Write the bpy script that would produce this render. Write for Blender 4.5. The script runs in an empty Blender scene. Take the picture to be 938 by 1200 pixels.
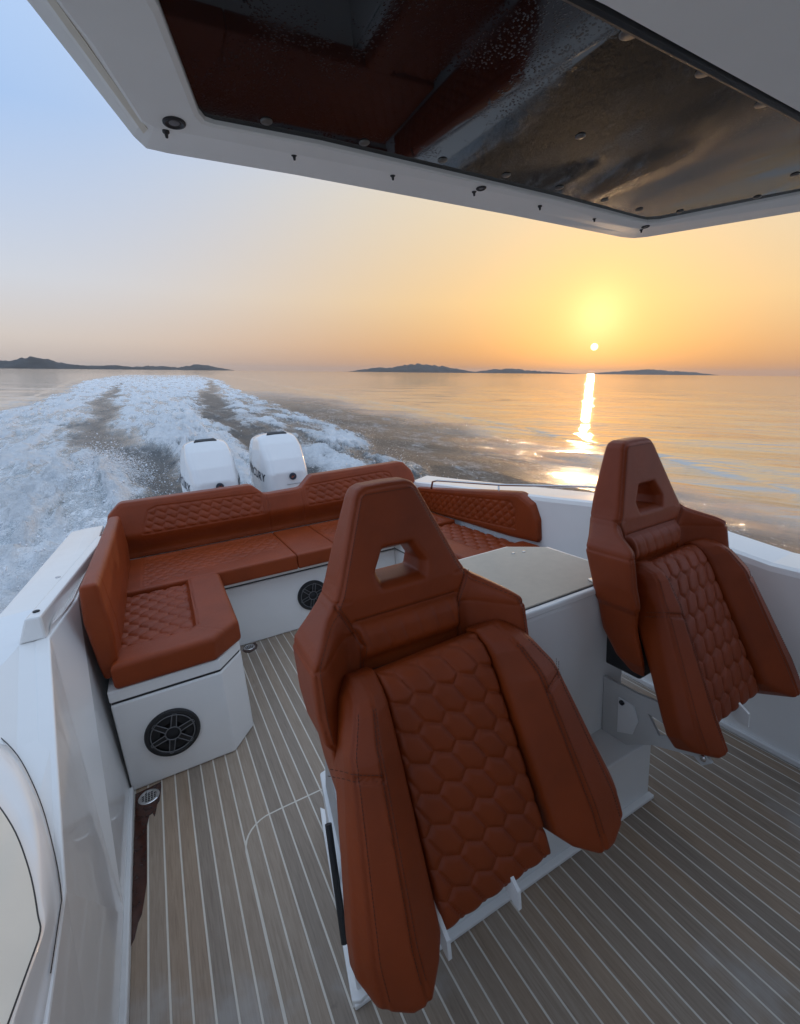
import bpy, math, random
import numpy as np
from mathutils import Matrix, Vector

random.seed(7)
rng = np.random.default_rng(7)
scene = bpy.context.scene
COL = scene.collection

# ------------------------------------------------------------------ frames
# boat frame: X to the right looking aft, Y aft, Z up, metres, origin on the
# cockpit sole.  The boat rides bow-up with a little heel, so the boat frame is
# tilted in the (level) world frame.
EYE_BOAT = np.array([0.0, 0.0, 1.65])
EYE_H = 2.2
Q = np.array([[0.9988183, 0.0, -0.0485996],
              [0.0042162, 0.9962297, 0.0866520],
              [0.0484164, -0.0867546, 0.9950525]])
RB = np.array([[0.878, -0.177, 0.445], [-0.473, -0.176, 0.864], [-0.074, -0.969, -0.238]])
U_, _, V_ = np.linalg.svd(RB)
RB = U_ @ V_
MB = Matrix.Identity(4)
for i in range(3):
    for j in range(3):
        MB[i][j] = Q[i, j]
_t = np.array([0, 0, EYE_H]) - Q @ EYE_BOAT
for i in range(3):
    MB[i][3] = _t[i]

# ------------------------------------------------------------------ camera
cam_d = bpy.data.cameras.new('camera')
cam_d.sensor_fit = 'HORIZONTAL'
cam_d.sensor_width = 36.0
cam_d.lens = 36.0 * 541.0 / 938.0
cam_d.clip_start = 0.02
cam_d.clip_end = 120000
cam = bpy.data.objects.new('camera', cam_d)
COL.objects.link(cam)
CW = Q @ RB
m = Matrix.Identity(4)
for i in range(3):
    m[i][0] = CW[i, 0]
    m[i][1] = -CW[i, 1]
    m[i][2] = -CW[i, 2]
m[0][3], m[1][3], m[2][3] = 0, 0, EYE_H
cam.matrix_world = m
scene.camera = cam

# ------------------------------------------------------------------ sky, sun, exposure
SUN_DIR = Vector((0.764, 0.643, 0.0495)).normalized()
SUN_EL = math.asin(SUN_DIR.z)
SUN_AZ = math.atan2(SUN_DIR.x, SUN_DIR.y)
scene.view_settings.view_transform = 'Standard'
scene.view_settings.look = 'None'
scene.view_settings.exposure = 0.68
scene.view_settings.gamma = 1.0


def lin(r, g, b):
    def f(c):
        c /= 255.0
        return c / 12.92 if c <= 0.04045 else ((c + 0.055) / 1.055) ** 2.4
    return (f(r), f(g), f(b), 1.0)


class NT:
    """small helper to wire shader nodes"""

    def __init__(self, tree):
        self.t = tree

    def n(self, kind, **kw):
        nd = self.t.nodes.new(kind)
        for k, v in kw.items():
            setattr(nd, k, v)
        return nd

    def link(self, a, b):
        self.t.links.new(a, b)

    def set(self, sock, v):
        if hasattr(v, 'is_output'):
            self.link(v, sock)
        else:
            sock.default_value = v

    def math(self, op, a, b=None, c=None, clamp=False):
        nd = self.n('ShaderNodeMath', operation=op, use_clamp=clamp)
        self.set(nd.inputs[0], a)
        if b is not None:
            self.set(nd.inputs[1], b)
        if c is not None:
            self.set(nd.inputs[2], c)
        return nd.outputs[0]

    def mix(self, fac, a, b, blend='MIX'):
        nd = self.n('ShaderNodeMix', data_type='RGBA', blend_type=blend)
        self.set(nd.inputs[0], fac)
        self.set(nd.inputs[6], a)
        self.set(nd.inputs[7], b)
        return nd.outputs[2]

    def ramp(self, fac, stops, interp='LINEAR'):
        nd = self.n('ShaderNodeValToRGB')
        cr = nd.color_ramp
        cr.interpolation = interp
        while len(cr.elements) > len(stops):
            cr.elements.remove(cr.elements[-1])
        while len(cr.elements) < len(stops):
            cr.elements.new(0.5)
        for e, (p, c) in zip(cr.elements, stops):
            e.position = p
            e.color = c if len(c) == 4 else (*c, 1)
        self.set(nd.inputs[0], fac)
        return nd.outputs[0]

    def smooth(self, v, lo, hi):
        nd = self.n('ShaderNodeMapRange', interpolation_type='SMOOTHSTEP')
        self.set(nd.inputs[0], v)
        self.set(nd.inputs[1], lo)
        self.set(nd.inputs[2], hi)
        return nd.outputs[0]

    def noise(self, vec, scale, detail=3, rough=0.5, dist=0.0):
        nd = self.n('ShaderNodeTexNoise')
        self.set(nd.inputs['Vector'], vec)
        nd.inputs['Scale'].default_value = scale
        nd.inputs['Detail'].default_value = detail
        nd.inputs['Roughness'].default_value = rough
        nd.inputs['Distortion'].default_value = dist
        return nd.outputs[0]


world = bpy.data.worlds.new('World')
scene.world = world
world.use_nodes = True
wt = NT(world.node_tree)
for nd in list(world.node_tree.nodes):
    world.node_tree.nodes.remove(nd)
w_out = wt.n('ShaderNodeOutputWorld')
w_bg = wt.n('ShaderNodeBackground')
wt.link(w_bg.outputs[0], w_out.inputs[0])
sky = wt.n('ShaderNodeTexSky', sky_type='NISHITA')
sky.sun_disc = False
sky.sun_elevation = SUN_EL
sky.sun_rotation = SUN_AZ
sky.air_density = 1.0
sky.dust_density = 2.5
sky.ozone_density = 1.5
geo = wt.n('ShaderNodeTexCoord')
vdir = geo.outputs['Generated']
sep = wt.n('ShaderNodeSeparateXYZ')
wt.link(vdir, sep.inputs[0])
dz = wt.math('MAXIMUM', sep.outputs[2], 0.0)
dot = wt.n('ShaderNodeVectorMath', operation='DOT_PRODUCT')
wt.link(vdir, dot.inputs[0])
dot.inputs[1].default_value = SUN_DIR
ang = wt.math('ARCCOSINE', dot.outputs['Value'])            # radians from the sun
# haze of a calm summer evening: cool on the far side, peach toward the sun
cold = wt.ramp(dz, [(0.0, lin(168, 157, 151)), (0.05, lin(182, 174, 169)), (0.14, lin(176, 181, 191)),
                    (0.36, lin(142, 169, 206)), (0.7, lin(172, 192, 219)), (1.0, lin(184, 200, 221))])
warm = wt.ramp(dz, [(0.0, lin(160, 116, 80)), (0.05, lin(181, 137, 92)), (0.13, lin(199, 166, 116)),
                    (0.30, lin(200, 182, 148)), (0.55, lin(180, 191, 206)), (1.0, lin(184, 200, 221))])
near = wt.smooth(ang, 1.15, 0.12)
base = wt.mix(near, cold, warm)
sky_s = wt.n('ShaderNodeVectorMath', operation='SCALE')
wt.link(sky.outputs[0], sky_s.inputs[0])
sky_s.inputs['Scale'].default_value = 0.10
base = wt.mix(0.12, base, sky_s.outputs[0])
# the aureole: wide golden glow and a tighter yellow core a little above the disc
up_dir = Vector((SUN_DIR.x, SUN_DIR.y, SUN_DIR.z + 0.055)).normalized()
dot2 = wt.n('ShaderNodeVectorMath', operation='DOT_PRODUCT')
wt.link(vdir, dot2.inputs[0])
dot2.inputs[1].default_value = up_dir
ang2 = wt.math('ARCCOSINE', dot2.outputs['Value'])
g1 = wt.math('EXPONENT', wt.math('MULTIPLY', wt.math('POWER', wt.math('DIVIDE', ang2, 0.12), 2.0), -1.0))
g2 = wt.math('EXPONENT', wt.math('MULTIPLY', wt.math('POWER', wt.math('DIVIDE', ang2, 0.05), 2.0), -1.0))
base = wt.mix(wt.math('MULTIPLY', g1, 0.42), base, (1.25, .56, .16, 1))
base = wt.mix(wt.math('MULTIPLY', g2, 0.7), base, (1.5, .78, .30, 1))
disc = wt.smooth(ang, 0.0072, 0.0035)
base = wt.mix(disc, base, (5.0, 4.0, 2.6, 1))
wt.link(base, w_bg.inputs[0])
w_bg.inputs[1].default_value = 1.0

sun_d = bpy.data.lights.new('sun', 'SUN')
sun_d.energy = 0.2
sun_d.angle = math.radians(0.6)
sun_d.color = (1.0, 0.66, 0.36)
sun = bpy.data.objects.new('sun', sun_d)
COL.objects.link(sun)
sun.rotation_euler = SUN_DIR.to_track_quat('Z', 'Y').to_euler()
sun.location = (40, 40, 30)

# ------------------------------------------------------------------ materials


def new_mat(name):
    mt = bpy.data.materials.new(name)
    mt.use_nodes = True
    nt = NT(mt.node_tree)
    for nd in list(mt.node_tree.nodes):
        mt.node_tree.nodes.remove(nd)
    out = nt.n('ShaderNodeOutputMaterial')
    bs = nt.n('ShaderNodeBsdfPrincipled')
    nt.link(bs.outputs[0], out.inputs[0])
    return mt, nt, bs


def bump(nt, bs, height, strength, dist):
    b = nt.n('ShaderNodeBump')
    b.inputs['Strength'].default_value = strength
    b.inputs['Distance'].default_value = dist
    nt.link(height, b.inputs['Height'])
    nt.link(b.outputs[0], bs.inputs['Normal'])


def simple(name, col, rough=0.5, metal=0.0, coat=0.0, vary=0.06, scale=6.0, spec=0.5, bump_s=0.0, bump_scale=200):
    mt, nt, bs = new_mat(name)
    co = nt.n('ShaderNodeTexCoord').outputs['Object']
    nz = nt.noise(co, scale, 4, 0.6)
    c1 = tuple(max(0, c * (1 - vary)) for c in col) + (1,)
    c2 = tuple(min(1, c * (1 + vary)) for c in col) + (1,)
    nt.link(nt.ramp(nz, [(0.3, c1), (0.7, c2)]), bs.inputs['Base Color'])
    nt.link(nt.math('MULTIPLY_ADD', nt.noise(co, scale * 3.1, 3), 0.16, rough - 0.08), bs.inputs['Roughness'])
    bs.inputs['Metallic'].default_value = metal
    bs.inputs['Coat Weight'].default_value = coat
    bs.inputs['Specular IOR Level'].default_value = spec
    if bump_s:
        bump(nt, bs, nt.noise(co, bump_scale, 3), bump_s, 0.001)
    return mt


def leather(name, col):
    mt, nt, bs = new_mat(name)
    co = nt.n('ShaderNodeTexCoord').outputs['Object']
    big = nt.noise(co, 5, 4, 0.6)
    d = tuple(c * 0.86 for c in col) + (1,)
    l = tuple(c * 1.12 for c in col) + (1,)
    nt.link(nt.ramp(big, [(0.3, d), (0.7, l)]), bs.inputs['Base Color'])
    vor = nt.n('ShaderNodeTexVoronoi', feature='DISTANCE_TO_EDGE')
    nt.link(co, vor.inputs['Vector'])
    vor.inputs['Scale'].default_value = 520
    hgt = nt.math('ADD', nt.math('MINIMUM', vor.outputs['Distance'], 0.25), nt.math('ADD', nt.math('MULTIPLY', nt.noise(co, 60, 3), 0.3), nt.math('MULTIPLY', nt.noise(co, 14, 3, 0.5, 1.2), 1.6)))
    bump(nt, bs, hgt, 0.5, 0.0014)
    bs.inputs['Roughness'].default_value = 0.44
    bs.inputs['Specular IOR Level'].default_value = 0.32
    return mt


M = {}
M['leather'] = leather('cognac_leather', (0.245, 0.040, 0.0066))
M['gelcoat'] = simple('white_gelcoat', (0.87, 0.86, 0.84), 0.22, coat=0.4, vary=0.025, scale=2.5)
M['gelcoat_soft'] = simple('white_moulding', (0.78, 0.775, 0.76), 0.38, vary=0.03, scale=3)
M['grey_panel'] = simple('grey_panel', (0.42, 0.41, 0.40), 0.45, vary=0.05)
M['nonskid'] = simple('beige_nonskid', (0.54, 0.475, 0.385), 0.75, vary=0.04, scale=30, bump_s=0.5, bump_scale=700)
M['caulk'] = simple('white_caulk', (0.70, 0.65, 0.57), 0.7, vary=0.05, scale=20)
M['rubber'] = simple('black_rubber', (0.018, 0.018, 0.02), 0.5, vary=0.2)
M['dark_cone'] = simple('dark_speaker_cone', (0.012, 0.012, 0.014), 0.55, vary=0.2)
M['spoke'] = simple('grey_grille', (0.16, 0.16, 0.165), 0.4, vary=0.1)
M['steel'] = simple('stainless_steel', (0.62, 0.61, 0.60), 0.22, metal=1.0, vary=0.05)
M['hardtop'] = simple('satin_white_hardtop', (0.88, 0.855, 0.81), 0.5, vary=0.03, scale=2.5)
M['stud'] = simple('dull_stud', (0.16, 0.155, 0.145), 0.35, metal=0.8, vary=0.1)
M['hatch'] = simple('cream_hatch', (0.84, 0.77, 0.65), 0.8, vary=0.03, spec=0.2)
M['cowl'] = simple('white_cowling', (0.80, 0.80, 0.80), 0.2, coat=0.6, vary=0.02)
M['print'] = simple('dark_print', (0.03, 0.035, 0.05), 0.4, vary=0.1)
M['arm'] = simple('grey_white_bracket', (0.56, 0.55, 0.53), 0.4, vary=0.04)
M['wet'] = None


def make_teak():
    mt, nt, bs = new_mat('weathered_teak')
    tc = nt.n('ShaderNodeTexCoord')
    oi = nt.n('ShaderNodeObjectInfo')
    mp = nt.n('ShaderNodeMapping')
    nt.link(tc.outputs['Object'], mp.inputs[0])
    mp.inputs['Scale'].default_value = (1, 0.05, 1)
    off = nt.n('ShaderNodeVectorMath', operation='MULTIPLY_ADD')
    nt.link(mp.outputs[0], off.inputs[0])
    off.inputs[1].default_value = (1, 1, 1)
    cmb = nt.n('ShaderNodeCombineXYZ')
    for k in range(3):
        nt.link(nt.math('MULTIPLY', oi.outputs['Random'], 37.0 * (k + 1)), cmb.inputs[k])
    nt.link(cmb.outputs[0], off.inputs[2])
    grain = nt.noise(off.outputs[0], 160, 5, 0.65, 0.6)
    broad = nt.noise(off.outputs[0], 14, 3, 0.5)
    c_grain = nt.ramp(grain, [(0.25, (0.225, 0.163, 0.112, 1)), (0.5, (0.335, 0.262, 0.196, 1)), (0.8, (0.43, 0.352, 0.278, 1))])
    c_tone = nt.ramp(oi.outputs['Random'], [(0.0, (0.80, 0.79, 0.79, 1)), (0.3, (0.98, 0.93, 0.88, 1)), (0.55, (1.06, 1.04, 1.02, 1)), (0.8, (1.0, 0.88, 0.76, 1)), (1.0, (1.16, 1.06, 0.96, 1))])
    c = nt.mix(1.0, c_grain, c_tone, 'MULTIPLY')
    c = nt.mix(nt.math('MULTIPLY', broad, 0.35), c, (0.33, 0.285, 0.24, 1))
    # salt bloom and old damp patches, in deck space
    geo_ = nt.n('ShaderNodeNewGeometry')
    patch = nt.smooth(nt.noise(geo_.outputs['Position'], 1.7, 5, 0.62), 0.56, 0.72)
    c = nt.mix(nt.math('MULTIPLY', patch, 0.5), c, (0.47, 0.45, 0.43, 1))
    spots = nt.smooth(nt.noise(geo_.outputs['Position'], 9, 4, 0.6), 0.70, 0.78)
    c = nt.mix(nt.math('MULTIPLY', spots, 0.35), c, (0.07, 0.045, 0.035, 1))
    nt.link(c, bs.inputs['Base Color'])
    nt.link(nt.math('MULTIPLY_ADD', grain, 0.25, 0.42), bs.inputs['Roughness'])
    bump(nt, bs, grain, 0.35, 0.002)
    return mt


M['teak'] = make_teak()


def make_wet():
    mt, nt, bs = new_mat('wet_teak')
    co = nt.n('ShaderNodeTexCoord').outputs['Object']
    nz = nt.noise(co, 30, 4)
    nt.link(nt.ramp(nz, [(0.3, (0.035, 0.010, 0.006, 1)), (0.7, (0.075, 0.022, 0.012, 1))]), bs.inputs['Base Color'])
    bs.inputs['Roughness'].default_value = 0.16
    bs.inputs['Coat Weight'].default_value = 0.15
    return mt


M['wet'] = make_wet()


def make_glass():
    mt, nt, bs = new_mat('smoked_glass')
    co = nt.n('ShaderNodeTexCoord').outputs['Object']
    drops = nt.n('ShaderNodeTexVoronoi', feature='F1')
    nt.link(co, drops.inputs['Vector'])
    drops.inputs['Scale'].default_value = 190
    dmask = nt.smooth(nt.noise(co, 3.2, 5, 0.7), 0.47, 0.62)
    dh = nt.math('MULTIPLY', nt.math('SUBTRACT', 1.0, nt.smooth(drops.outputs['Distance'], 0.1, 0.45)), dmask)
    film = nt.noise(co, 7, 4, 0.6)
    bs.inputs['Base Color'].default_value = (0.008, 0.008, 0.009, 1)
    nt.link(nt.math('MULTIPLY_ADD', dmask, 0.05, nt.math('MULTIPLY', film, 0.05)), bs.inputs['Roughness'])
    bs.inputs['IOR'].default_value = 1.39
    bump(nt, bs, dh, 0.08, 0.002)
    return mt


M['glass'] = make_glass()

# ------------------------------------------------------------------ mesh helpers


def mesh_from(name, verts, faces, mat, smooth=False):
    me = bpy.data.meshes.new(name)
    v = np.asarray(verts, dtype=np.float32)
    if isinstance(faces, np.ndarray) and faces.ndim == 2:
        n, k = faces.shape
        me.vertices.add(len(v))
        me.vertices.foreach_set('co', v.ravel())
        me.loops.add(n * k)
        me.loops.foreach_set('vertex_index', faces.astype(np.int32).ravel())
        me.polygons.add(n)
        me.polygons.foreach_set('loop_start', np.arange(0, n * k, k, dtype=np.int32))
        me.polygons.foreach_set('loop_total', np.full(n, k, dtype=np.int32))
        me.update(calc_edges=True)
        me.validate()
    else:
        me.from_pydata([tuple(map(float, p)) for p in v], [], [list(map(int, f)) for f in faces])
        me.update()
    if smooth:
        me.polygons.foreach_set('use_smooth', np.ones(len(me.polygons), dtype=bool))
    if mat:
        me.materials.append(mat)
    return me


BASE = {}      # root object -> its base point in the boat frame


def tag(o, label=None, cat=None, group=None, kind=None):
    for k, v in (('label', label), ('category', cat), ('group', group), ('kind', kind)):
        if v:
            o[k] = v
    return o


def root(name, base, label=None, cat=None, group=None, kind=None, boat=True, rotz=0.0):
    o = bpy.data.objects.new(name, None)
    o.empty_display_size = 0.1
    COL.objects.link(o)
    loc = Matrix.Translation(Vector(base)) @ Matrix.Rotation(rotz, 4, 'Z')
    o.matrix_world = (MB @ loc) if boat else loc
    BASE[o] = np.array(base, float)
    return tag(o, label, cat, group, kind)


def child(name, me, parent, label=None, kind=None):
    o = bpy.data.objects.new(name, me)
    COL.objects.link(o)
    o.parent = parent
    return tag(o, label, None, None, kind)


def top_of(o):
    while o.parent:
        o = o.parent
    return o


def part(name, verts, faces, mat, parent, smooth=False, label=None, kind=None, local=False):
    """verts in the boat frame (or local to the thing when local=True)"""
    v = np.asarray(verts, float)
    if not local:
        v = v - BASE[top_of(parent)]
    return child(name, mesh_from(name, v, faces, mat, smooth), parent, label, kind)


def single(name, verts, faces, mat, label=None, cat=None, group=None, kind=None, smooth=False, boat=True):
    """a top-level thing that is one mesh, verts in boat frame"""
    v = np.asarray(verts, float)
    b = np.array([v[:, 0].mean(), v[:, 1].mean(), v[:, 2].min()])
    o = bpy.data.objects.new(name, mesh_from(name, v - b, faces, mat, smooth))
    COL.objects.link(o)
    o.matrix_world = (MB @ Matrix.Translation(Vector(b))) if boat else Matrix.Translation(Vector(b))
    BASE[o] = b
    return tag(o, label, cat, group, kind)


def join(*parts):
    V, F, n = [], [], 0
    for v, f in parts:
        v = np.asarray(v, float)
        V.append(v)
        F += [[i + n for i in q] for q in f]
        n += len(v)
    return np.vstack(V), F


def box(x0, x1, y0, y1, z0, z1):
    v = [(x, y, z) for z in (z0, z1) for y in (y0, y1) for x in (x0, x1)]
    f = [(0, 2, 3, 1), (4, 5, 7, 6), (0, 1, 5, 4), (2, 6, 7, 3), (0, 4, 6, 2), (1, 3, 7, 5)]
    return np.array(v, float), f


def prism(poly, z0, z1):
    """extrude a plan polygon (x, y), counter-clockwise, between two heights"""
    n = len(poly)
    v = [(p[0], p[1], z0) for p in poly] + [(p[0], p[1], z1) for p in poly]
    f = [list(range(n))[::-1], list(range(n, 2 * n))]
    f += [(i, (i + 1) % n, n + (i + 1) % n, n + i) for i in range(n)]
    return np.array(v, float), f


def slab_poly(pts, off):
    """extrude a 3-D polygon by an offset vector"""
    n = len(pts)
    a = np.array(pts, float)
    v = np.vstack([a, a + np.array(off, float)])
    f = [list(range(n)), list(range(n, 2 * n))[::-1]]
    f += [(i, n + i, n + (i + 1) % n, (i + 1) % n) for i in range(n)]
    return v, f


def tube(path, r, k=10, caps=True):
    p = np.array(path, float)
    n = len(p)
    V = []
    prev = None
    for i in range(n):
        t = p[min(i + 1, n - 1)] - p[max(i - 1, 0)]
        t /= np.linalg.norm(t)
        a = np.array([0, 0, 1.0]) if abs(t[2]) < 0.9 else np.array([1.0, 0, 0])
        if prev is not None:
            a = prev
        u = a - t * a.dot(t)
        u /= np.linalg.norm(u)
        prev = u
        w = np.cross(t, u)
        for j in range(k):
            th = 2 * math.pi * j / k
            V.append(p[i] + r * (math.cos(th) * u + math.sin(th) * w))
    F = [(i * k + j, i * k + (j + 1) % k, (i + 1) * k + (j + 1) % k, (i + 1) * k + j) for i in range(n - 1) for j in range(k)]
    if caps:
        F += [list(range(k))[::-1], [(n - 1) * k + j for j in range(k)]]
    return np.array(V), F


def lathe(profile, centre, axis, k=32):
    """profile: list of (radius, height along axis)"""
    ax = np.array(axis, float)
    ax /= np.linalg.norm(ax)
    a = np.array([0, 0, 1.0]) if abs(ax[2]) < 0.9 else np.array([1.0, 0, 0])
    u = a - ax * a.dot(ax)
    u /= np.linalg.norm(u)
    w = np.cross(ax, u)
    V, F = [], []
    for r, h in profile:
        for j in range(k):
            th = 2 * math.pi * j / k
            V.append(np.array(centre) + ax * h + r * (math.cos(th) * u + math.sin(th) * w))
    n = len(profile)
    F = [(i * k + j, i * k + (j + 1) % k, (i + 1) * k + (j + 1) % k, (i + 1) * k + j) for i in range(n - 1) for j in range(k)]
    F += [list(range(k))[::-1], [(n - 1) * k + j for j in range(k)]]
    return np.array(V), F


def bevel_mesh(v, f, width, seg=2, angle=0.5):
    import bmesh
    bm = bmesh.new()
    vs = [bm.verts.new(tuple(p)) for p in v]
    for q in f:
        try:
            bm.faces.new([vs[i] for i in q])
        except ValueError:
            pass
    bmesh.ops.recalc_face_normals(bm, faces=bm.faces)
    es = [e for e in bm.edges if len(e.link_faces) == 2 and e.calc_face_angle(0) > angle]
    bmesh.ops.bevel(bm, geom=es, offset=width, segments=seg, profile=0.5, affect='EDGES', clamp_overlap=True)
    bm.verts.index_update()
    V = np.array([x.co[:] for x in bm.verts])
    F = [[x.index for x in fc.verts] for fc in bm.faces]
    bm.free()
    return V, F


# ---- padded shapes: a thick outline between two height fields, rounded, grooved
def sd_poly(px, py, poly):
    P = np.array(poly, float)
    d = np.full(px.shape, 1e9)
    s = np.ones(px.shape)
    n = len(P)
    j = n - 1
    for i in range(n):
        ex, ey = P[j] - P[i]
        wx, wy = px - P[i, 0], py - P[i, 1]
        t = np.clip((wx * ex + wy * ey) / (ex * ex + ey * ey + 1e-12), 0, 1)
        bx, by = wx - ex * t, wy - ey * t
        d = np.minimum(d, bx * bx + by * by)
        c1 = py >= P[i, 1]
        c2 = py < P[j, 1]
        c3 = ex * wy > ey * wx
        flip = (c1 & c2 & c3) | (~c1 & ~c2 & ~c3)
        s = np.where(flip, -s, s)
        j = i
    return s * np.sqrt(d)


def sd_seg(px, py, a, b):
    ex, ey = b[0] - a[0], b[1] - a[1]
    t = np.clip(((px - a[0]) * ex + (py - a[1]) * ey) / (ex * ex + ey * ey), 0, 1)
    return np.hypot(px - a[0] - ex * t, py - a[1] - ey * t)


def smax(a, b, k):
    h = np.clip(0.5 + 0.5 * (a - b) / k, 0, 1)
    return b + (a - b) * h + k * h * (1 - h)


def sstep(lo, hi, x):
    t = np.clip((x - lo) / (hi - lo), 0, 1)
    return t * t * (3 - 2 * t)


def surface_nets(f, lo, h):
    ins = f < 0
    nx, ny, nz = f.shape
    cnt = np.zeros((nx - 1, ny - 1, nz - 1), np.int8)
    for i in (0, 1):
        for j in (0, 1):
            for k in (0, 1):
                cnt += ins[i:nx - 1 + i, j:ny - 1 + j, k:nz - 1 + k]
    act = (cnt > 0) & (cnt < 8)
    I = np.argwhere(act)
    idx = np.full(act.shape, -1, np.int64)
    idx[act] = np.arange(len(I))
    corners = [(i, j, k) for i in (0, 1) for j in (0, 1) for k in (0, 1)]
    cv = {c: f[I[:, 0] + c[0], I[:, 1] + c[1], I[:, 2] + c[2]] for c in corners}
    acc = np.zeros((len(I), 3))
    num = np.zeros(len(I))
    for a in corners:
        for ax in range(3):
            if a[ax] == 0:
                b = list(a)
                b[ax] = 1
                b = tuple(b)
                va, vb = cv[a], cv[b]
                msk = (va < 0) != (vb < 0)
                t = np.where(msk, va / np.where(msk, va - vb, 1), 0)
                p = np.tile(np.array(a, float), (len(I), 1))
                p[:, ax] += t
                acc += p * msk[:, None]
                num += msk
    V = (I + acc / num[:, None]) * np.array(h) + np.array(lo)
    faces = []
    for ax in range(3):
        o1, o2 = [(1, 2), (2, 0), (0, 1)][ax]
        sl0 = [slice(None)] * 3
        sl1 = [slice(None)] * 3
        sl0[ax] = slice(0, -1)
        sl1[ax] = slice(1, None)
        a_, b_ = ins[tuple(sl0)], ins[tuple(sl1)]
        cr = np.argwhere(a_ != b_)
        ok = (cr[:, o1] > 0) & (cr[:, o2] > 0) & (cr[:, o1] < act.shape[o1]) & (cr[:, o2] < act.shape[o2])
        cr = cr[ok]
        st = a_[cr[:, 0], cr[:, 1], cr[:, 2]]

        def cell(d1, d2):
            c = cr.copy()
            c[:, o1] += d1
            c[:, o2] += d2
            return idx[c[:, 0], c[:, 1], c[:, 2]]
        q = np.stack([cell(-1, -1), cell(0, -1), cell(0, 0), cell(-1, 0)], 1)
        q[~st] = q[~st][:, ::-1]
        faces.append(q)
    F = np.vstack(faces)
    F = F[(F >= 0).all(1)]
    return V, F


def pad(bounds, res, sd, lo, hi, k, frame=None, extra=None):
    """bounds (a0,a1,b0,b1,c0,c1); sd(A,B), lo(A,B), hi(A,B) 2-D fields;
    frame: (origin, ea, eb, ec) -> boat / local coordinates"""
    a0, a1, b0, b1, c0, c1 = bounds
    na, nb, nc = [max(4, int(math.ceil((q - p) / res)) + 1) for p, q in ((a0, a1), (b0, b1), (c0, c1))]
    a = a0 + res * np.arange(na)
    b = b0 + res * np.arange(nb)
    c = (c0 + res * np.arange(nc)).astype(np.float32)
    A, B = np.meshgrid(a, b, indexing='ij')
    S = sd(A, B).astype(np.float32)[..., None]
    L = lo(A, B).astype(np.float32)[..., None]
    H = hi(A, B).astype(np.float32)[..., None]
    Cc = c[None, None, :]
    g = smax(Cc - H, L - Cc, 0.01)
    g = smax(S, g, k).astype(np.float32)
    if extra is not None:
        g = extra(g, A, B, c)
    V, F = surface_nets(g, (a0, b0, c0), (res, res, res))
    if frame is not None:
        o, ea, eb, ec = [np.array(q, float) for q in frame]
        W = o + V[:, :1] * ea + V[:, 1:2] * eb + V[:, 2:] * ec
        if np.dot(np.cross(ea, eb), ec) < 0:
            F = F[:, ::-1]
        V = W
    return V, F


def quilt(u, v, w, h, depth, r=0.008, slant=0.0, sv=1.0):
    """puffed cells of a staggered hexagon stitch, 0 in the seams, depth mid-cell"""
    u = u + slant * v
    v, h = v * sv, h * sv
    d1 = np.full(u.shape, 1e9)
    d2 = np.full(u.shape, 1e9)
    r0 = np.floor(v / h)
    for dr in (-1, 0, 1, 2):
        row = r0 + dr
        offs = np.where(np.mod(row, 2) > 0.5, 0.5 * w, 0.0)
        c0 = np.round((u - offs) / w)
        for dc in (-1, 0, 1):
            cx = (c0 + dc) * w + offs
            d = np.hypot(u - cx, v - row * h)
            n1 = np.minimum(d1, d)
            d2 = np.minimum(d2, np.maximum(d1, d))
            d1 = n1
    e = (d2 - d1) * 0.5
    return depth * (1 - np.exp(-e / r))


def groove(d, depth, r):
    return depth * np.exp(-(d / r) ** 2)

# ================================================================== THE SEA
def hash2(ix, iy, seed):
    h = (ix.astype(np.int64) * 374761393 + iy.astype(np.int64) * 668265263 + seed * 974634777) & 0xffffffff
    h = ((h ^ (h >> 13)) * 1274126177) & 0xffffffff
    return ((h ^ (h >> 16)) & 0xffff) / 65535.0


def vnoise(x, y, seed=0):
    ix, iy = np.floor(x), np.floor(y)
    fx, fy = x - ix, y - iy
    fx = fx * fx * fx * (fx * (fx * 6 - 15) + 10)
    fy = fy * fy * fy * (fy * (fy * 6 - 15) + 10)
    a, b = hash2(ix, iy, seed), hash2(ix + 1, iy, seed)
    c, d = hash2(ix, iy + 1, seed), hash2(ix + 1, iy + 1, seed)
    return (a + (b - a) * fx) * (1 - fy) + (c + (d - c) * fx) * fy


def fbm(x, y, octv, seed=0, gain=0.5, billow=False):
    s, amp, tot = 0, 1.0, 0.0
    for o in range(octv):
        n = vnoise(x * 2 ** o + 17.3 * o, y * 2 ** o - 9.1 * o, seed + o)
        n = np.abs(2 * n - 1) if billow else n
        s = s + amp * n
        tot += amp
        amp *= gain
    return s / tot


WAVES = []
_wr = np.random.default_rng(3)
for lam, amp in ((9, .035), (6.5, .032), (4.6, .028), (3.4, .022), (2.6, .018), (1.9, .013), (1.4, .010), (1.05, .007)):
    for q in range(2):
        th = math.radians(42) + _wr.normal(0, 0.26)
        WAVES.append((2 * math.pi / lam * math.cos(th), 2 * math.pi / lam * math.sin(th), amp * _wr.uniform(.6, 1.1), _wr.uniform(0, 6.28), lam))


def swell(x, y, spacing):
    z = np.zeros_like(x)
    wob = 2.2 * fbm(x * 0.09, y * 0.09, 2, 40)
    for kx, ky, amp, ph, lam in WAVES:
        fade = np.clip((lam / np.maximum(spacing, 1e-3) - 2.2) / 2.0, 0, 1)
        ph_ = kx * x + ky * y + ph + wob * (3.0 / lam + .6)
        z = z + .78 * amp * fade * (1 - 1.7 * np.abs(np.sin(ph_ / 2)) ** 1.4 + .35)
    return z


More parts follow.
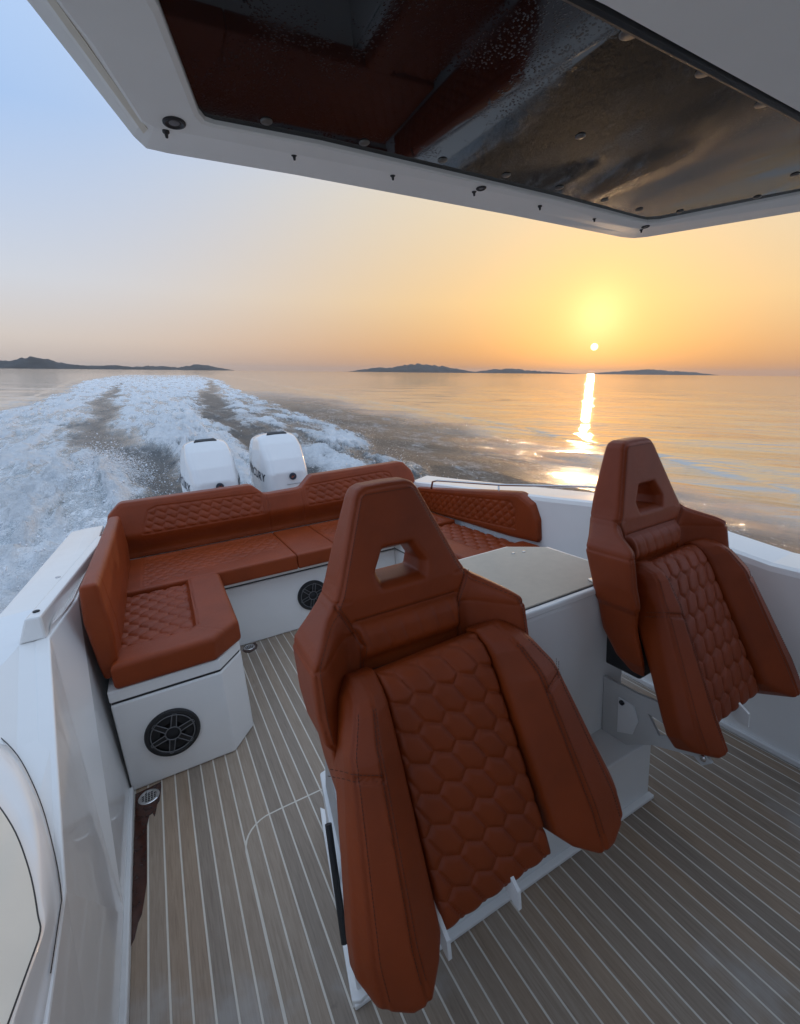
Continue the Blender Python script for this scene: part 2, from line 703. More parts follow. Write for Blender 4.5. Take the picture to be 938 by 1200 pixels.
YS = np.array([-20, 3, 5, 10, 15, 20, 30, 40, 65, 106, 190, 260])
LO = np.array([-7.5, -7.5, -7.6, -7.5, -7.3, -7.1, -6.5, -6.1, -7.4, -9.8, -8.8, -6])
RO = np.array([2.5, 3.4, 4.3, 5.6, 6.7, 7.3, 7.7, 8.4, 10.4, 15.4, 21.0, 27])
T1 = np.array([.5, .5, .4, .1, -.75, -1.55, -2.1, -2.5, -2.9, -2.5, 1, 5])
W1 = np.array([.01, .01, .08, .55, .90, 1.0, 1.0, .9, .5, .05, .01, .01])
T2 = np.array([2.6, 2.6, 2.6, 2.8, 2.9, 2.95, 3.5, 4.5, 7.8, 12.5, 18, 24])
W2 = np.array([.2, .3, .40, .55, .72, .80, .90, 1.0, .9, .45, .02, .01])


def wake_mask(x, y):
    jag = (fbm(x * .9, y * .55, 4, 5) - .5)
    big = (fbm(x * .35, y * .18, 3, 15) - .5)
    lo, ro = np.interp(y, YS, LO), np.interp(y, YS, RO)
    sc = 1 + y / 70.0
    xx = x + jag * 1.3 * sc ** .3 + big * 1.3
    edge = np.minimum(xx - lo, (ro - xx))
    m = sstep(-.25, .75 * sc ** .4, edge)
    t1 = np.exp(-((xx - np.interp(y, YS, T1)) / (np.interp(y, YS, W1))) ** 2) * (np.interp(y, YS, W1) > .06)
    t2 = np.exp(-((xx - np.interp(y, YS, T2)) / (np.interp(y, YS, W2))) ** 2) * (np.interp(y, YS, W2) > .06)
    m = m * (1 - .93 * t1) * (1 - .9 * t2)
    # the thin lace between the arms, and the fading far end
    lace = sstep(.35, .6, fbm(x * 1.1, y * .45, 4, 77))
    sidearm = sstep(0, 1.5, xx - np.interp(y, YS, T2))
    m = m * (1 - .45 * sidearm * (1 - lace))
    streak = fbm(x * 2.6 + jag, y * .42, 5, 91, .6)
    m = m * (1 - .62 * sstep(.55, .40, streak) * sstep(3, 9, y))
    m = m * (1 - .55 * sstep(60, 215, y) * (.4 + 1.2 * lace))
    return m, edge, t1, t2


def make_water(name, foam_attr):
    mt, nt, bs = new_mat(name)
    geo_ = nt.n('ShaderNodeNewGeometry')
    pos = geo_.outputs['Position']
    st = nt.n('ShaderNodeMapping')
    nt.link(pos, st.inputs[0])
    st.vector_type = 'TEXTURE'
    st.inputs['Rotation'].default_value = (0, 0, math.radians(42))
    st.inputs['Scale'].default_value = (1.0, 3.6, 1.0)
    w1 = nt.noise(st.outputs[0], 1.35, 5, 0.55, 0.5)
    w2 = nt.noise(st.outputs[0], 5.5, 4, 0.6, 0.2)
    w3 = nt.noise(st.outputs[0], 0.22, 3, 0.5, 0.3)
    h = nt.math('ADD', nt.math('ADD', nt.math('MULTIPLY', w1, 0.155), nt.math('MULTIPLY', w2, 0.013)), nt.math('MULTIPLY', w3, 0.26))
    bs.inputs['Roughness'].default_value = 0.05
    bs.inputs['IOR'].default_value = 1.333
    deep = (0.030, 0.055, 0.066, 1)
    # extra mirror layer added to brighten the reflection of the low sky
    gl = nt.n('ShaderNodeBsdfGlossy')
    gl.inputs['Color'].default_value = (0.95, 0.93, 0.90, 1)
    gl.inputs['Roughness'].default_value = 0.05
    mx = nt.n('ShaderNodeMixShader')
    outn = [n_ for n_ in mt.node_tree.nodes if n_.type == 'OUTPUT_MATERIAL'][0]
    nt.link(bs.outputs[0], mx.inputs[1])
    nt.link(gl.outputs[0], mx.inputs[2])
    nt.link(mx.outputs[0], outn.inputs[0])
    if not foam_attr:
        bs.inputs['Base Color'].default_value = deep
        mx.inputs[0].default_value = 0.5
        bump(nt, bs, h, 1.0, 0.75)
        nt.link(bs.inputs['Normal'].links[0].from_socket, gl.inputs['Normal'])
        return mt
    at = nt.n('ShaderNodeAttribute', attribute_name='foam')
    ch = nt.n('ShaderNodeAttribute', attribute_name='chop')
    sp = nt.n('ShaderNodeMapping')
    nt.link(pos, sp.inputs[0])
    sp.inputs['Scale'].default_value = (1.0, 0.55, 1.0)
    f1 = nt.noise(sp.outputs[0], 2.6, 8, 0.7, 0.8)
    f2 = nt.noise(sp.outputs[0], 10.0, 6, 0.7, 0.5)
    f3 = nt.noise(pos, 34.0, 4, 0.7)
    brk = nt.math('ADD', nt.math('ADD', nt.math('MULTIPLY', f1, 0.44), nt.math('MULTIPLY', f2, 0.32)), nt.math('MULTIPLY', f3, 0.24))
    cov = nt.math('ADD', nt.math('MULTIPLY', at.outputs['Fac'], 0.98), nt.math('MULTIPLY', nt.math('SUBTRACT', brk, 0.5), 3.0))
    fo = nt.smooth(cov, 0.20, 0.70)
    nt.link(nt.math('MULTIPLY', nt.math('SUBTRACT', 1.0, nt.math('MAXIMUM', fo, ch.outputs['Fac'])), 0.5), mx.inputs[0])
    churn = nt.mix(nt.smooth(at.outputs['Fac'], 0.1, 0.9), deep, (0.22, 0.34, 0.43, 1))
    white = nt.mix(nt.smooth(brk, 0.36, 0.6), (0.80, 0.84, 0.88, 1), (0.97, 0.975, 0.98, 1))
    churn = nt.mix(nt.math('MULTIPLY', ch.outputs['Fac'], 0.8), churn, (0.19, 0.185, 0.18, 1))
    nt.link(nt.mix(fo, churn, white), bs.inputs['Base Color'])
    rough = nt.n('ShaderNodeMix', data_type='FLOAT')
    nt.link(nt.math('MAXIMUM', fo, nt.math('MULTIPLY', ch.outputs['Fac'], 0.35)), rough.inputs[0])
    rough.inputs[2].default_value = 0.10
    rough.inputs[3].default_value = 0.75
    nt.link(rough.outputs[0], bs.inputs['Roughness'])
    soft = nt.math('ADD', nt.math('MULTIPLY', f1, 0.16), nt.math('ADD', nt.math('MULTIPLY', f2, 0.045), nt.math('MULTIPLY', f3, 0.008)))
    fh = nt.math('MULTIPLY', soft, nt.math('ADD', at.outputs['Fac'], 0.12))
    chop = nt.math('MULTIPLY', nt.math('MULTIPLY', nt.noise(pos, 8, 5, 0.8), ch.outputs['Fac']), 0.6)
    bump(nt, bs, nt.math('ADD', nt.math('ADD', h, fh), chop), 1.0, 0.75)
    nt.link(bs.inputs['Normal'].links[0].from_socket, gl.inputs['Normal'])
    return mt


M['water'] = make_water('calm_sea_water', False)
M['foam'] = make_water('churned_wake_water', True)

# calm sea: polar sheet out past the horizon
NR, NA = 330, 620
rr = np.concatenate([[0.0], np.geomspace(1.2, 22000, NR)])
aa = np.linspace(0, 2 * math.pi, NA, endpoint=False)
Rg, Ag = np.meshgrid(rr, aa, indexing='ij')
sx, sy = Rg * np.sin(Ag) + 1.0, Rg * np.cos(Ag)
spc = np.maximum(Rg * (2 * math.pi / NA), Rg * 0.033)
sz = swell(sx, sy, spc) * np.clip(1.2 - Rg / 900, 0, 1)
_lo, _ro = np.interp(sy, YS, LO) - 1.6, np.interp(sy, YS, RO) + 7.4
inside = sstep(.2, 1.6, np.minimum(np.minimum(sx - _lo, _ro - sx), np.minimum(sy + 3.2, 226 - sy)))
sz = sz - .45 * inside
iv = np.arange((NR + 1) * NA).reshape(NR + 1, NA)
qf = np.stack([iv[:-1], np.roll(iv, -1, 1)[:-1], np.roll(iv, -1, 1)[1:], iv[1:]], -1).reshape(-1, 4)
sea = bpy.data.objects.new('sea', mesh_from('sea', np.stack([sx, sy, sz], -1).reshape(-1, 3), qf[:, ::-1], M['water'], True))
COL.objects.link(sea)
tag(sea, 'calm golden rippled sea reaching the horizon under the setting sun', None, None, 'structure')

# the wake: a dense sheet of churned water behind the boat
ny_, nx_ = 900, 500
wy = -3.5 + np.concatenate([np.linspace(0, 6.5, 90), 6.5 + (np.geomspace(1.0, 80, ny_ - 90) - 1) / 79 * 226])
u_ = np.linspace(0, 1, nx_)
Yg = np.repeat(wy[:, None], nx_, 1)
x_l, x_r = np.interp(wy, YS, LO) - 2.2, np.interp(wy, YS, RO) + 8.0
Xg = x_l[:, None] + (x_r - x_l)[:, None] * u_[None]
wm, wedge, wt1, wt2 = wake_mask(Xg, Yg)
sp_ = np.maximum((x_r - x_l)[:, None] / nx_, np.gradient(wy)[:, None])
near_ = np.exp(-np.maximum(Yg, 0) / 60)
bill = fbm(Xg * 1.3, Yg * 1.1, 5, 21, .58, True)
fine = fbm(Xg * 3.6, Yg * 2.2, 4, 31, .62)
wz = swell(Xg, Yg, np.maximum(sp_, np.hypot(Xg, Yg) * .033)) * (.5 + .5 * (1 - wm)) + wm * ((.22 * bill + .20 * (fine - .5)) * (.45 + .55 * near_) + .06)
wz += -.16 * wt1 * near_ - .14 * wt2 * near_
# thrown crests: bow-wave foam to the left of the trough and the plume by the transom
wz += .30 * np.exp(-((Xg + 1.6) / .9) ** 2 - ((Yg - 9.6) / 3.0) ** 2) * (.35 + 1.1 * bill) * wm ** .5
plume = np.exp(-((Xg + .85) / .55) ** 2 - ((Yg - 10.6) / 1.5) ** 2)
wz += .24 * plume * (.3 + 1.1 * fine)
wm = np.maximum(wm, plume * .95)
wz += .22 * np.exp(-((Xg - 1.1) / 1.2) ** 2) * np.exp(-((Yg - 16) / 14) ** 2) * (.4 + bill) * wm
wz += .18 * np.exp(-((Xg - 4.6) / .9) ** 2 - ((Yg - 11) / 4) ** 2) * (.4 + bill) * wm
border = np.minimum(np.minimum(u_, 1 - u_)[None] * (x_r - x_l)[:, None], np.minimum(Yg + 3.5, 229 - Yg))
wz -= .05 * (1 - sstep(0.0, 2.6, border))
chop = sstep(-5.6, -1.6, wedge + 2.6 * (fbm(Xg * .5, Yg * .3, 3, 61) - .5)) * sstep(2, 3, Xg) * sstep(60, 20, Yg) * (1 - wm) + .25 * wm + .8 * np.maximum(wt1, wt2) * (1 - wm)
wm = np.maximum(wm, .30 * chop * sstep(0, -1, wedge) * (.4 + fbm(Xg * 1.6, Yg * .8, 3, 66)))
mew = mesh_from('wake', np.stack([Xg, Yg, wz], -1).reshape(-1, 3),
                (lambda iv: np.stack([iv[:-1, :-1], iv[:-1, 1:], iv[1:, 1:], iv[1:, :-1]], -1).reshape(-1, 4))(np.arange(ny_ * nx_).reshape(ny_, nx_)),
                M['foam'], True)
for nm, arr in (('foam', wm), ('chop', np.clip(chop, 0, 1))):
    at = mew.attributes.new(nm, 'FLOAT', 'POINT')
    at.data.foreach_set('value', arr.astype(np.float32).ravel())
wake = bpy.data.objects.new('wake_foam', mew)
COL.objects.link(wake)
tag(wake, 'white churned foam wake trailing behind the boat across the sea', 'wake', None, 'stuff')

# spray droplets hanging over the wake
M['spray'] = simple('white_spray', (0.85, 0.87, 0.9), 0.3, vary=0.02)


def spray(name, n, gen, label):
    c = gen(n)
    s = rng.gamma(2.0, .0024, n)[:, None]
    tet = np.array([(1, 1, 1), (-1, -1, 1), (-1, 1, -1), (1, -1, -1)], float)
    rot = rng.normal(size=(n, 4, 3)) * .35
    v = (c[:, None, :] + (tet[None] + rot) * s[..., None]).reshape(-1, 3)
    f = (np.arange(n)[:, None, None] * 4 + np.array([(0, 1, 2), (0, 3, 1), (0, 2, 3), (1, 3, 2)])[None]).reshape(-1, 3)
    o = bpy.data.objects.new(name, mesh_from(name, v, f, M['spray']))
    COL.objects.link(o)
    return tag(o, label, 'spray', None, 'stuff')


def gen_left(n):
    k = rng.random(n) < .7
    x = np.where(k, rng.normal(-.85, .42, n), rng.normal(-1.6, .8, n))
    y = np.where(k, rng.normal(10.6, 1.1, n), rng.normal(9, 2.5, n))
    z = .10 + np.abs(rng.normal(0, .27, n)) * np.exp(-((x + .9) / .7) ** 2) * np.where(k, 1, .5)
    return np.stack([x, y, z], 1)


def gen_right(n):
    y = rng.uniform(6.5, 22, n)
    x = np.interp(y, YS, RO) - np.abs(rng.normal(.4, 1.3, n)) + rng.normal(0, .5, n)
    z = .06 + np.abs(rng.normal(0, .16, n))
    return np.stack([x, y, z], 1)


spray('sea_spray', 16000, gen_left, 'plume of white spray droplets thrown up left of the engines')
spray('sea_spray', 5000, gen_right, 'fine spray droplets over the edge of the wake on the right')

# ------------------------------------------------------------------ far hills
M['hill'] = simple('dry_scrub_hills', (0.055, 0.062, 0.066), 0.9, vary=0.35, scale=0.006, spec=0.1)


def hill(az0, az1, dist, prof, label, seed):
    """a ridge of land between two bearings (degrees); prof: (fraction, height in degrees)"""
    n, d = 110, 14
    az = np.radians(np.linspace(az0, az1, n))
    t = np.linspace(0, 1, n)
    hh = np.tan(np.radians(np.interp(t, [p[0] for p in prof], [p[1] for p in prof]))) * dist
    for _ in range(3):
        hh[1:-1] = (hh[:-2] + 2 * hh[1:-1] + hh[2:]) / 4
    hh = hh * (1 + .22 * (fbm(t * 22 + seed, t * 0 + seed, 4, seed) - .5))
    V = []
    for i in range(n):
        for j in range(d):
            w = j / (d - 1)
            r = dist * (1 + .14 * (w - .5))
            z = hh[i] * math.sin(math.pi * w) ** .8 * (1 + .25 * (hash2(np.array([i // 2]), np.array([j]), seed)[0] - .5) * (0 < j < d - 1)) - 2
            V.append((r * math.sin(az[i]), r * math.cos(az[i]), z))
    F = [(i * d + j, (i + 1) * d + j, (i + 1) * d + j + 1, i * d + j + 1) for i in range(n - 1) for j in range(d - 1)]
    o = bpy.data.objects.new('hill', mesh_from('hill', V, F, M['hill'], True))
    COL.objects.link(o)
    tag(o, label, None, None, 'structure')


hill(-20, 1.4, 7000, [(0, 0), (.12, .40), (.28, .58), (.425, .62), (.51, 1.02), (.568, .86), (.654, .45), (.757, .32), (.84, .42), (.93, .22), (1, 0)],
     'dark blue hills on the far shore at the left', 1)
hill(-2.0, 9.5, 9000, [(0, 0), (.15, .30), (.35, .40), (.5, .24), (.62, .58), (.74, .52), (.88, .22), (1, 0)],
     'low bluish hill on the horizon above the wake', 2)
hill(22.0, 38.0, 9500, [(0, 0), (.12, .28), (.22, .52), (.32, .45), (.45, .82), (.54, .92), (.70, .72), (.86, .30), (1, .05)],
     'dim hill on the horizon to the left of the sun', 3)
hill(36.5, 49.5, 11000, [(0, .05), (.2, .40), (.35, .50), (.55, .30), (.8, .14), (1, 0)],
     'low brown hill just left of the sun', 4)
hill(49.5, 62, 15000, [(0, .05), (.15, .22), (.35, .42), (.5, .52), (.65, .38), (.82, .26), (1, 0)],
     'faint hazy hill on the horizon right of the sun', 5)

# ================================================================== BOAT HULL
hull = root('motorboat', (0.91, 1.0, -0.5),
            'white motorboat hull with side walls, coamings and port grab rail around the teak cockpit', 'boat')

# starboard wall: floor edge, a kink line, top edge of the coaming
def loft(lines, closed=False):
    n = len(lines[0])
    V = [p for ln in lines for p in ln]
    F = []
    for i in range(len(lines) - 1):
        for j in range(n - 1):
            F.append((i * n + j, i * n + j + 1, (i + 1) * n + j + 1, (i + 1) * n + j))
    return np.array(V, float), F


wallv = [(-.370, 4.0, -.01), (-.366, 2.17, -.01), (-.366, 1.55, .03), (-.366, .9, .0), (-.366, -2.5, 0),      # 0-4 floor
         (-.43, 4.0, .90), (-.412, 2.38, .90), (-.472, 2.06, .872), (-.360, 1.14, .60), (-.352, .87, .60), (-.352, -2.5, .60)]
wallf = [(0, 1, 6, 5), (1, 2, 6), (2, 7, 6), (2, 8, 7), (2, 3, 8), (3, 9, 8), (3, 4, 10, 9)]
# thickness: give it an outboard skin
wv = np.array(wallv, float)
part('side_wall', *bevel_mesh(np.vstack([wv, wv + np.array([-.05, 0, -.004])]),
                              wallf + [tuple(i + 11 for i in q)[::-1] for q in wallf] +
                              [(5, 6, 17, 16), (6, 7, 18, 17), (7, 8, 19, 18), (8, 9, 20, 19), (9, 10, 21, 20), (0, 11, 12, 1), (1, 12, 13, 2), (2, 13, 14, 3), (3, 14, 15, 4)],
                              .006, 2, .35), M['gelcoat'], hull, label='starboard inner cockpit wall lit warm by the sun')
# starboard side deck, outboard of the wall, falling to the hull edge
DS = [(4.0, -.43, .90), (2.38, -.418, .898), (2.075, -.477, .871), (2.06, -.472, .870), (1.60, -.418, .735), (1.14, -.362, .598), (.87, -.354, .598), (-2.5, -.354, .598)]
deckv, deckf = loft([
    [(x - .004, y, z - .004) for y, x, z in DS],
    [(x - .095, y, z - .002 + (.03 if y < 1.2 else 0)) for y, x, z in DS],
    [(-.63 if y > 3 else -.70, y, z - .012 + (.08 if y < 1.7 else 0) + (.09 if y < 1.2 else 0)) for y, x, z in DS],
    [(-.66 if y > 3 else -.745, y, .80 if y > 1.9 else .78) for y, x, z in DS],
    [(-.62 if y > 3 else -.66, y, .38) for y, x, z in DS],
    [(-.36, y, -.46) for y, x, z in DS]])
part('side_deck', deckv, deckf, M['gelcoat'], hull, label='starboard side deck and topsides')
# raised block of the aft coaming
blk, bf = bevel_mesh(*slab_poly([(-.57, 2.06, .868), (-.482, 2.06, .87), (-.482, 2.06, .962), (-.532, 2.06, .962)], (.125, 1.27, 0)), .008, 2, .3)
part('raised_coaming', blk, bf, M['gelcoat'], hull)
part('coaming_step', *bevel_mesh(*slab_poly([(-.478, 2.09, .868), (-.425, 2.33, .90), (-.395, 3.4, .905), (-.41, 3.4, .93), (-.468, 2.12, .90)], (0, 0, .012)), .004, 1), M['gelcoat'], hull)
part('cleat_pin', *lathe([(.0, 0), (.011, 0), (.011, .004), (.007, .006), (0, .006)], (-.495, 2.55, .962), (0, 0, 1), 12), M['steel'], hull)
part('cleat_pin', *lathe([(.0, 0), (.012, 0), (.012, .004), (.007, .006), (0, .006)], (-.505, 2.12, .962), (0, 0, 1), 12), M['rubber'], hull)
part('rub_rail', *tube([(-.735, 3.1, .80), (-.748, 2.6, .80), (-.768, 2.1, .80), (-.78, 1.4, .80), (-.79, -2.5, .80)], .012, 8), M['rubber'], hull)
# toe ledge along the foot of the starboard wall
part('toe_ledge', *bevel_mesh(*prism([(-.370, -2.4), (-.352, -2.4), (-.352, .8), (-.345, 1.3), (-.352, 2.165), (-.370, 2.165)], .003, .035), .006, 2), M['gelcoat_soft'], hull)

# moulded fairing at the forward end of the side deck, with a flush cream hatch on top
fo = [(-.74, 1.74), (-.68, 1.73), (-.608, 1.705), (-.517, 1.579), (-.452, 1.435), (-.402, 1.285), (-.360, 1.10), (-.360, .95), (-.364, -2.3), (-.80, -2.3), (-.80, 1.74)]
fi = [(-.70, 1.46), (-.60, 1.445), (-.526, 1.40), (-.459, 1.288), (-.408, 1.157), (-.376, 1.042), (-.366, .985), (-.382, .839), (-.395, -2.3), (-.78, -2.3), (-.78, 1.46)]

ZD = [.79, .79, .77, .735, .70, .66, .61, .60, .60, .80, .80]      # the deck under it falls forward


def crom(P, i0, i1, k=5):
    """round the run of points i0..i1 of an open list with a Catmull-Rom spline"""
    P = [np.array(p, float) for p in P]
    out = P[:i0]
    for i in range(i0, i1):
        a, b, c, d = P[max(i - 1, 0)], P[i], P[i + 1], P[min(i + 2, len(P) - 1)]
        for q in range(k):
            t = q / k
            out.append(.5 * (2 * b + (c - a) * t + (2 * a - 5 * b + 4 * c - d) * t * t + (3 * b - a - 3 * c + d) * t ** 3))
    return out + P[i1:]


_fo = crom([(x, y, z) for (x, y), z in zip(fo, ZD)], 1, 6)
fo, ZD = [(p[0], p[1]) for p in _fo], [p[2] for p in _fo]
fi = [(p[0], p[1]) for p in crom([(x, y, 0) for x, y in fi], 1, 6)]
def zfair(q):
    return .665 + .55 * max(0, -.366 - q[0]) - .02 * max(0, q[1] - .9)


rings = []
for sf, w in ((0, -.10), (0, .012), (.35, .06), (.55, .30), (.75, .72), (.9, .95), (1.0, 1.0)):
    rings.append([(p[0] * (1 - sf) + q[0] * sf, p[1] * (1 - sf) + q[1] * sf, z * (1 - max(w, 0)) + max(w, 0) * zfair(q) + min(w, 0)) for p, q, z in zip(fo, fi, ZD)])
v_, f_ = loft([r + [r[0]] for r in rings])
nf = len(fo) + 1
f_.append(list(range((len(rings) - 1) * nf, (len(rings) - 1) * nf + nf - 1)))
part('fairing', v_, f_, M['gelcoat'], hull, smooth=True)
ZI = [zfair(q) for q in fi]
part('fairing_seam', *tube([(x, y, z + .006) for (x, y), z in zip(fo[1:28], ZD[1:28])], .0013, 6), M['rubber'], hull)


def inset(poly, d):
    c = np.mean(np.array(poly), 0)
    out = []
    n = len(poly)
    for i in range(n):
        a, p, b = np.array(poly[i - 1]), np.array(poly[i]), np.array(poly[(i + 1) % n])
        e1, e2 = (p - a) / np.linalg.norm(p - a), (b - p) / np.linalg.norm(b - p)
        n1, n2 = np.array([-e1[1], e1[0]]), np.array([-e2[1], e2[0]])
        mm = n1 + n2
        mm /= max(.35, np.dot(mm, mm) / 2)
        q = p + d * mm
        if np.linalg.norm(q - c) > np.linalg.norm(p - c):
            q = p - d * mm
        out.append(tuple(q))
    return out


fz = [(x, y, z) for (x, y), z in zip(fi, ZI)]
fi2 = [(x - (.004 if i not in (0, len(fz) - 1) else 0), y - .006, z + .0050) for i, (x, y, z) in enumerate(fz)]
part('hatch_seam', *slab_poly(fi2, (0, 0, -.004)), M['rubber'], hull)
fi3 = [(x - (.002 if i not in (0, len(fz) - 1) else 0), y - .003, z + .0015) for i, (x, y, z) in enumerate(fi2)]
part('hatch_lid', *slab_poly(fi3, (0, 0, -.004)), M['hatch'], hull, label='cream hatch lid on the fairing')

# port wall, gunwale and rail
PW = [(4.0, 2.20, .84, .87), (3.4, 2.20, .88, .90), (2.2, 2.19, .955, .97), (1.8, 2.183, .985, .995), (1.45, 2.183, .975, .985), (1.15, 2.183, .90, .905), (.9, 2.183, .862, .868), (.2, 2.183, .855, .86), (-2.5, 2.10, .85, .855)]
lines = [
    [(2.185 if y > -1 else 2.10, y, -.01) for y, x, z, g in PW],
    [(2.185 if y > -1 else 2.10, y, .05) for y, x, z, g in PW],
    [(x, y, z - .03) for y, x, z, g in PW],
    [(x + .008, y, z - .008) for y, x, z, g in PW],
    [(x + .03, y, z) for y, x, z, g in PW],
    [(x + .20, y, g) for y, x, z, g in PW],
    [(x + .25, y, g - .03) for y, x, z, g in PW],
    [(x + .22, y, .35) for y, x, z, g in PW],
    [(x - .05, y, -.5) for y, x, z, g in PW]]
v_, f_ = loft(lines)
part('side_wall', v_, f_, M['gelcoat'], hull, smooth=False, label='port inner cockpit wall and gunwale in shade')
part('toe_ledge', *bevel_mesh(*prism([(2.165, -2.4), (2.187, -2.4), (2.187, 2.2), (2.165, 2.2)], .003, .03), .005, 2), M['gelcoat_soft'], hull)
rail_top = [(2.03, 3.42, .86), (2.035, 3.40, .925), (2.05, 3.35, .938), (2.12, 2.6, .985), (2.19, 1.90, 1.052), (2.198, 1.74, 1.062), (2.20, 1.70, 1.055), (2.20, 1.69, .95)]
rail_v = [np.array(p) + np.array([.06, 0, 0]) for p in rail_top]
part('grab_rail', *tube(rail_v, .0085, 10), M['steel'], hull, smooth=True)
for yy, zt, xx in ((2.62, .983, 2.12),):
    part('rail_post', *tube([(xx + .06, yy, zt - .10), (xx + .06, yy, zt)], .007, 8), M['steel'], hull, smooth=True)
# transom and bottom closing the hull behind the sofa
part('transom', *bevel_mesh(*box(-.55, 2.30, 4.04, 4.40, -.45, .78), .02, 2), M['gelcoat'], hull)
part('swim_platform', *bevel_mesh(*box(-.2, 2.0, 4.38, 4.75, .02, .10), .02, 2), M['gelcoat_soft'], hull)
part('hull_bottom', *box(-.3, 2.1, -2.4, 4.1, -.5, -.42), M['gelcoat_soft'], hull)
# forward bulkhead with the dash, behind the camera
part('bulkhead', *bevel_mesh(*box(-.36, 2.18, -2.5, -2.35, -.1, 1.2), .02, 2), M['gelcoat_soft'], hull)

part('added_helm_console', *bevel_mesh(*slab_poly([(.22, -.55, .002), (.22, -.42, .55), (.22, -.60, 1.02), (.22, -1.05, 1.14), (.22, -1.25, .002)], (1.95, 0, 0)), .03, 3), M['grey_panel'], hull)  # unseen console, added to shade the lower seats and right-hand sole
part('added_windscreen', *slab_poly([(.22, -1.06, 1.13), (2.16, -1.06, 1.13), (2.10, -1.45, 1.75), (.28, -1.45, 1.75)], (0, -.012, -.004)), M['glass'], hull)  # unseen dark screen, added with the console to block forward sky light

# ================================================================== DECK
deck = root('deck', (0.91, 1.0, 0.0), 'weathered teak plank cockpit sole with white caulking', None, None, 'structure')
part('caulking', *box(-.372, 2.186, -2.4, 4.0, -.04, -.0012), M['caulk'], deck)
PITCH, X0, GAP = .0567, -.2978, .0062
tm = {}
X_EDGE = -.350
k = 0
edges = [X_EDGE] + [X0 + i * PITCH for i in range(0, 44)] + [2.165]
edges = [e for e in edges if e <= 2.1651]
for a, b in zip(edges[:-1], edges[1:]):
    if b - a < .012:
        continue
    w = round(b - a - GAP, 4)
    if w not in tm:
        # butt joints are random along each plank: two shared lengths keep it cheap
        v, f = box(-w / 2, w / 2, -2.4, 4.0, -.02, 0.0)
        v, f = bevel_mesh(v, f, .0008, 1)
        tm[w] = mesh_from('plank', v - np.array([0, 1.0, 0]), f, M['teak'])
    o = child('plank', tm[w], deck)
    o.location = ((a + b) / 2 - .91, 0, 0)
# hatch outline in the sole: a caulk line with a round corner
arc = [(2.1, 1.712), (.20, 1.712)]
for q in range(1, 9):
    th = math.pi / 2 + q * math.pi / 2 / 8
    arc.append((.165 + .125 * math.cos(th), 1.587 + .125 * math.sin(th)))
arc += [(.0402, 1.5), (.0402, -.6)]
hv, hf = [], []
for i, p in enumerate(arc):
    a = np.array(arc[max(i - 1, 0)])
    b = np.array(arc[min(i + 1, len(arc) - 1)])
    t = (b - a) / np.linalg.norm(b - a)
    nrm_ = np.array([-t[1], t[0]]) * .0034
    for sg in (-1, 1):
        hv.append((p[0] + sg * nrm_[0], p[1] + sg * nrm_[1], .0006))
hf = [(2 * i, 2 * i + 2, 2 * i + 3, 2 * i + 1) for i in range(len(arc) - 1)]
n0 = len(hv)
hv += [(x, y, -.002) for x, y, z in hv]
hf += [(2 * i + n0, 2 * i + 1 + n0, 2 * i + 3 + n0, 2 * i + 2 + n0) for i in range(len(arc) - 1)]
hf += [(2 * i, 2 * i + n0, 2 * i + 2 + n0, 2 * i + 2) for i in range(len(arc) - 1)] + [(2 * i + 1, 2 * i + 3, 2 * i + 3 + n0, 2 * i + 1 + n0) for i in range(len(arc) - 1)]
part('hatch_line', hv, hf, M['caulk'], deck)


def drain(cx, cy, r):
    d = part('drain', *lathe([(0, -.006), (r, -.006), (r, .003), (r * .92, .0055), (r * .74, .0048), (r * .70, .002), (0, .002)], (cx, cy, 0), (0, 0, 1), 28), M['steel'], deck, smooth=False)
    V, F = [], []
    q = r * .17
    for i in range(-2, 3):
        for j in range(-2, 3):
            if abs(i) + abs(j) > 3:
                continue
            bx_, bf_ = box(cx + i * r * .27 - q / 2, cx + i * r * .27 + q / 2, cy + j * r * .27 - q / 2, cy + j * r * .27 + q / 2, .0015, .0026)
            V.append((bx_, bf_))
    v, f = join(*V)
    part('drain_hole', v, f, M['rubber'], d)


drain(-.294, 2.098, .044)
drain(.352, 3.20, .04)
# wet strip on the sole beside the wall and round the drains
pud = [(-.349, 2.15), (-.349, 1.45), (-.338, 1.47), (-.328, 1.52), (-.317, 1.545), (-.3095, 1.60), (-.302, 1.66), (-.302, 1.93), (-.293, 1.985), (-.281, 1.99), (-.272, 1.965), (-.262, 2.03), (-.252, 2.05), (-.243, 2.13), (-.243, 2.165)]
single('wet_patch', *prism(pud[::-1], .0004, .0016), M['wet'],
       'dark wet strip of water on the teak along the left wall below the sofa', 'puddle')
pud2 = [(.325, 3.245), (.30, 3.18), (.315, 3.14), (.34, 3.12), (.37, 3.135), (.395, 3.15), (.41, 3.20), (.405, 3.245)]
single('wet_patch', *prism(pud2, .0004, .0016), M['wet'],
       'small dark wet patch round the drain in the sofa corner', 'puddle')
pud3 = [(-.351, 1.17), (-.349, .4), (-.351, .2), (-.3475, -.2), (-.342, .4), (-.344, 1.0)]
single('wet_patch', *prism(pud3, .0004, .0016), M['wet'],
       'thin dark wet line along the wall foot nearest the camera', 'puddle')

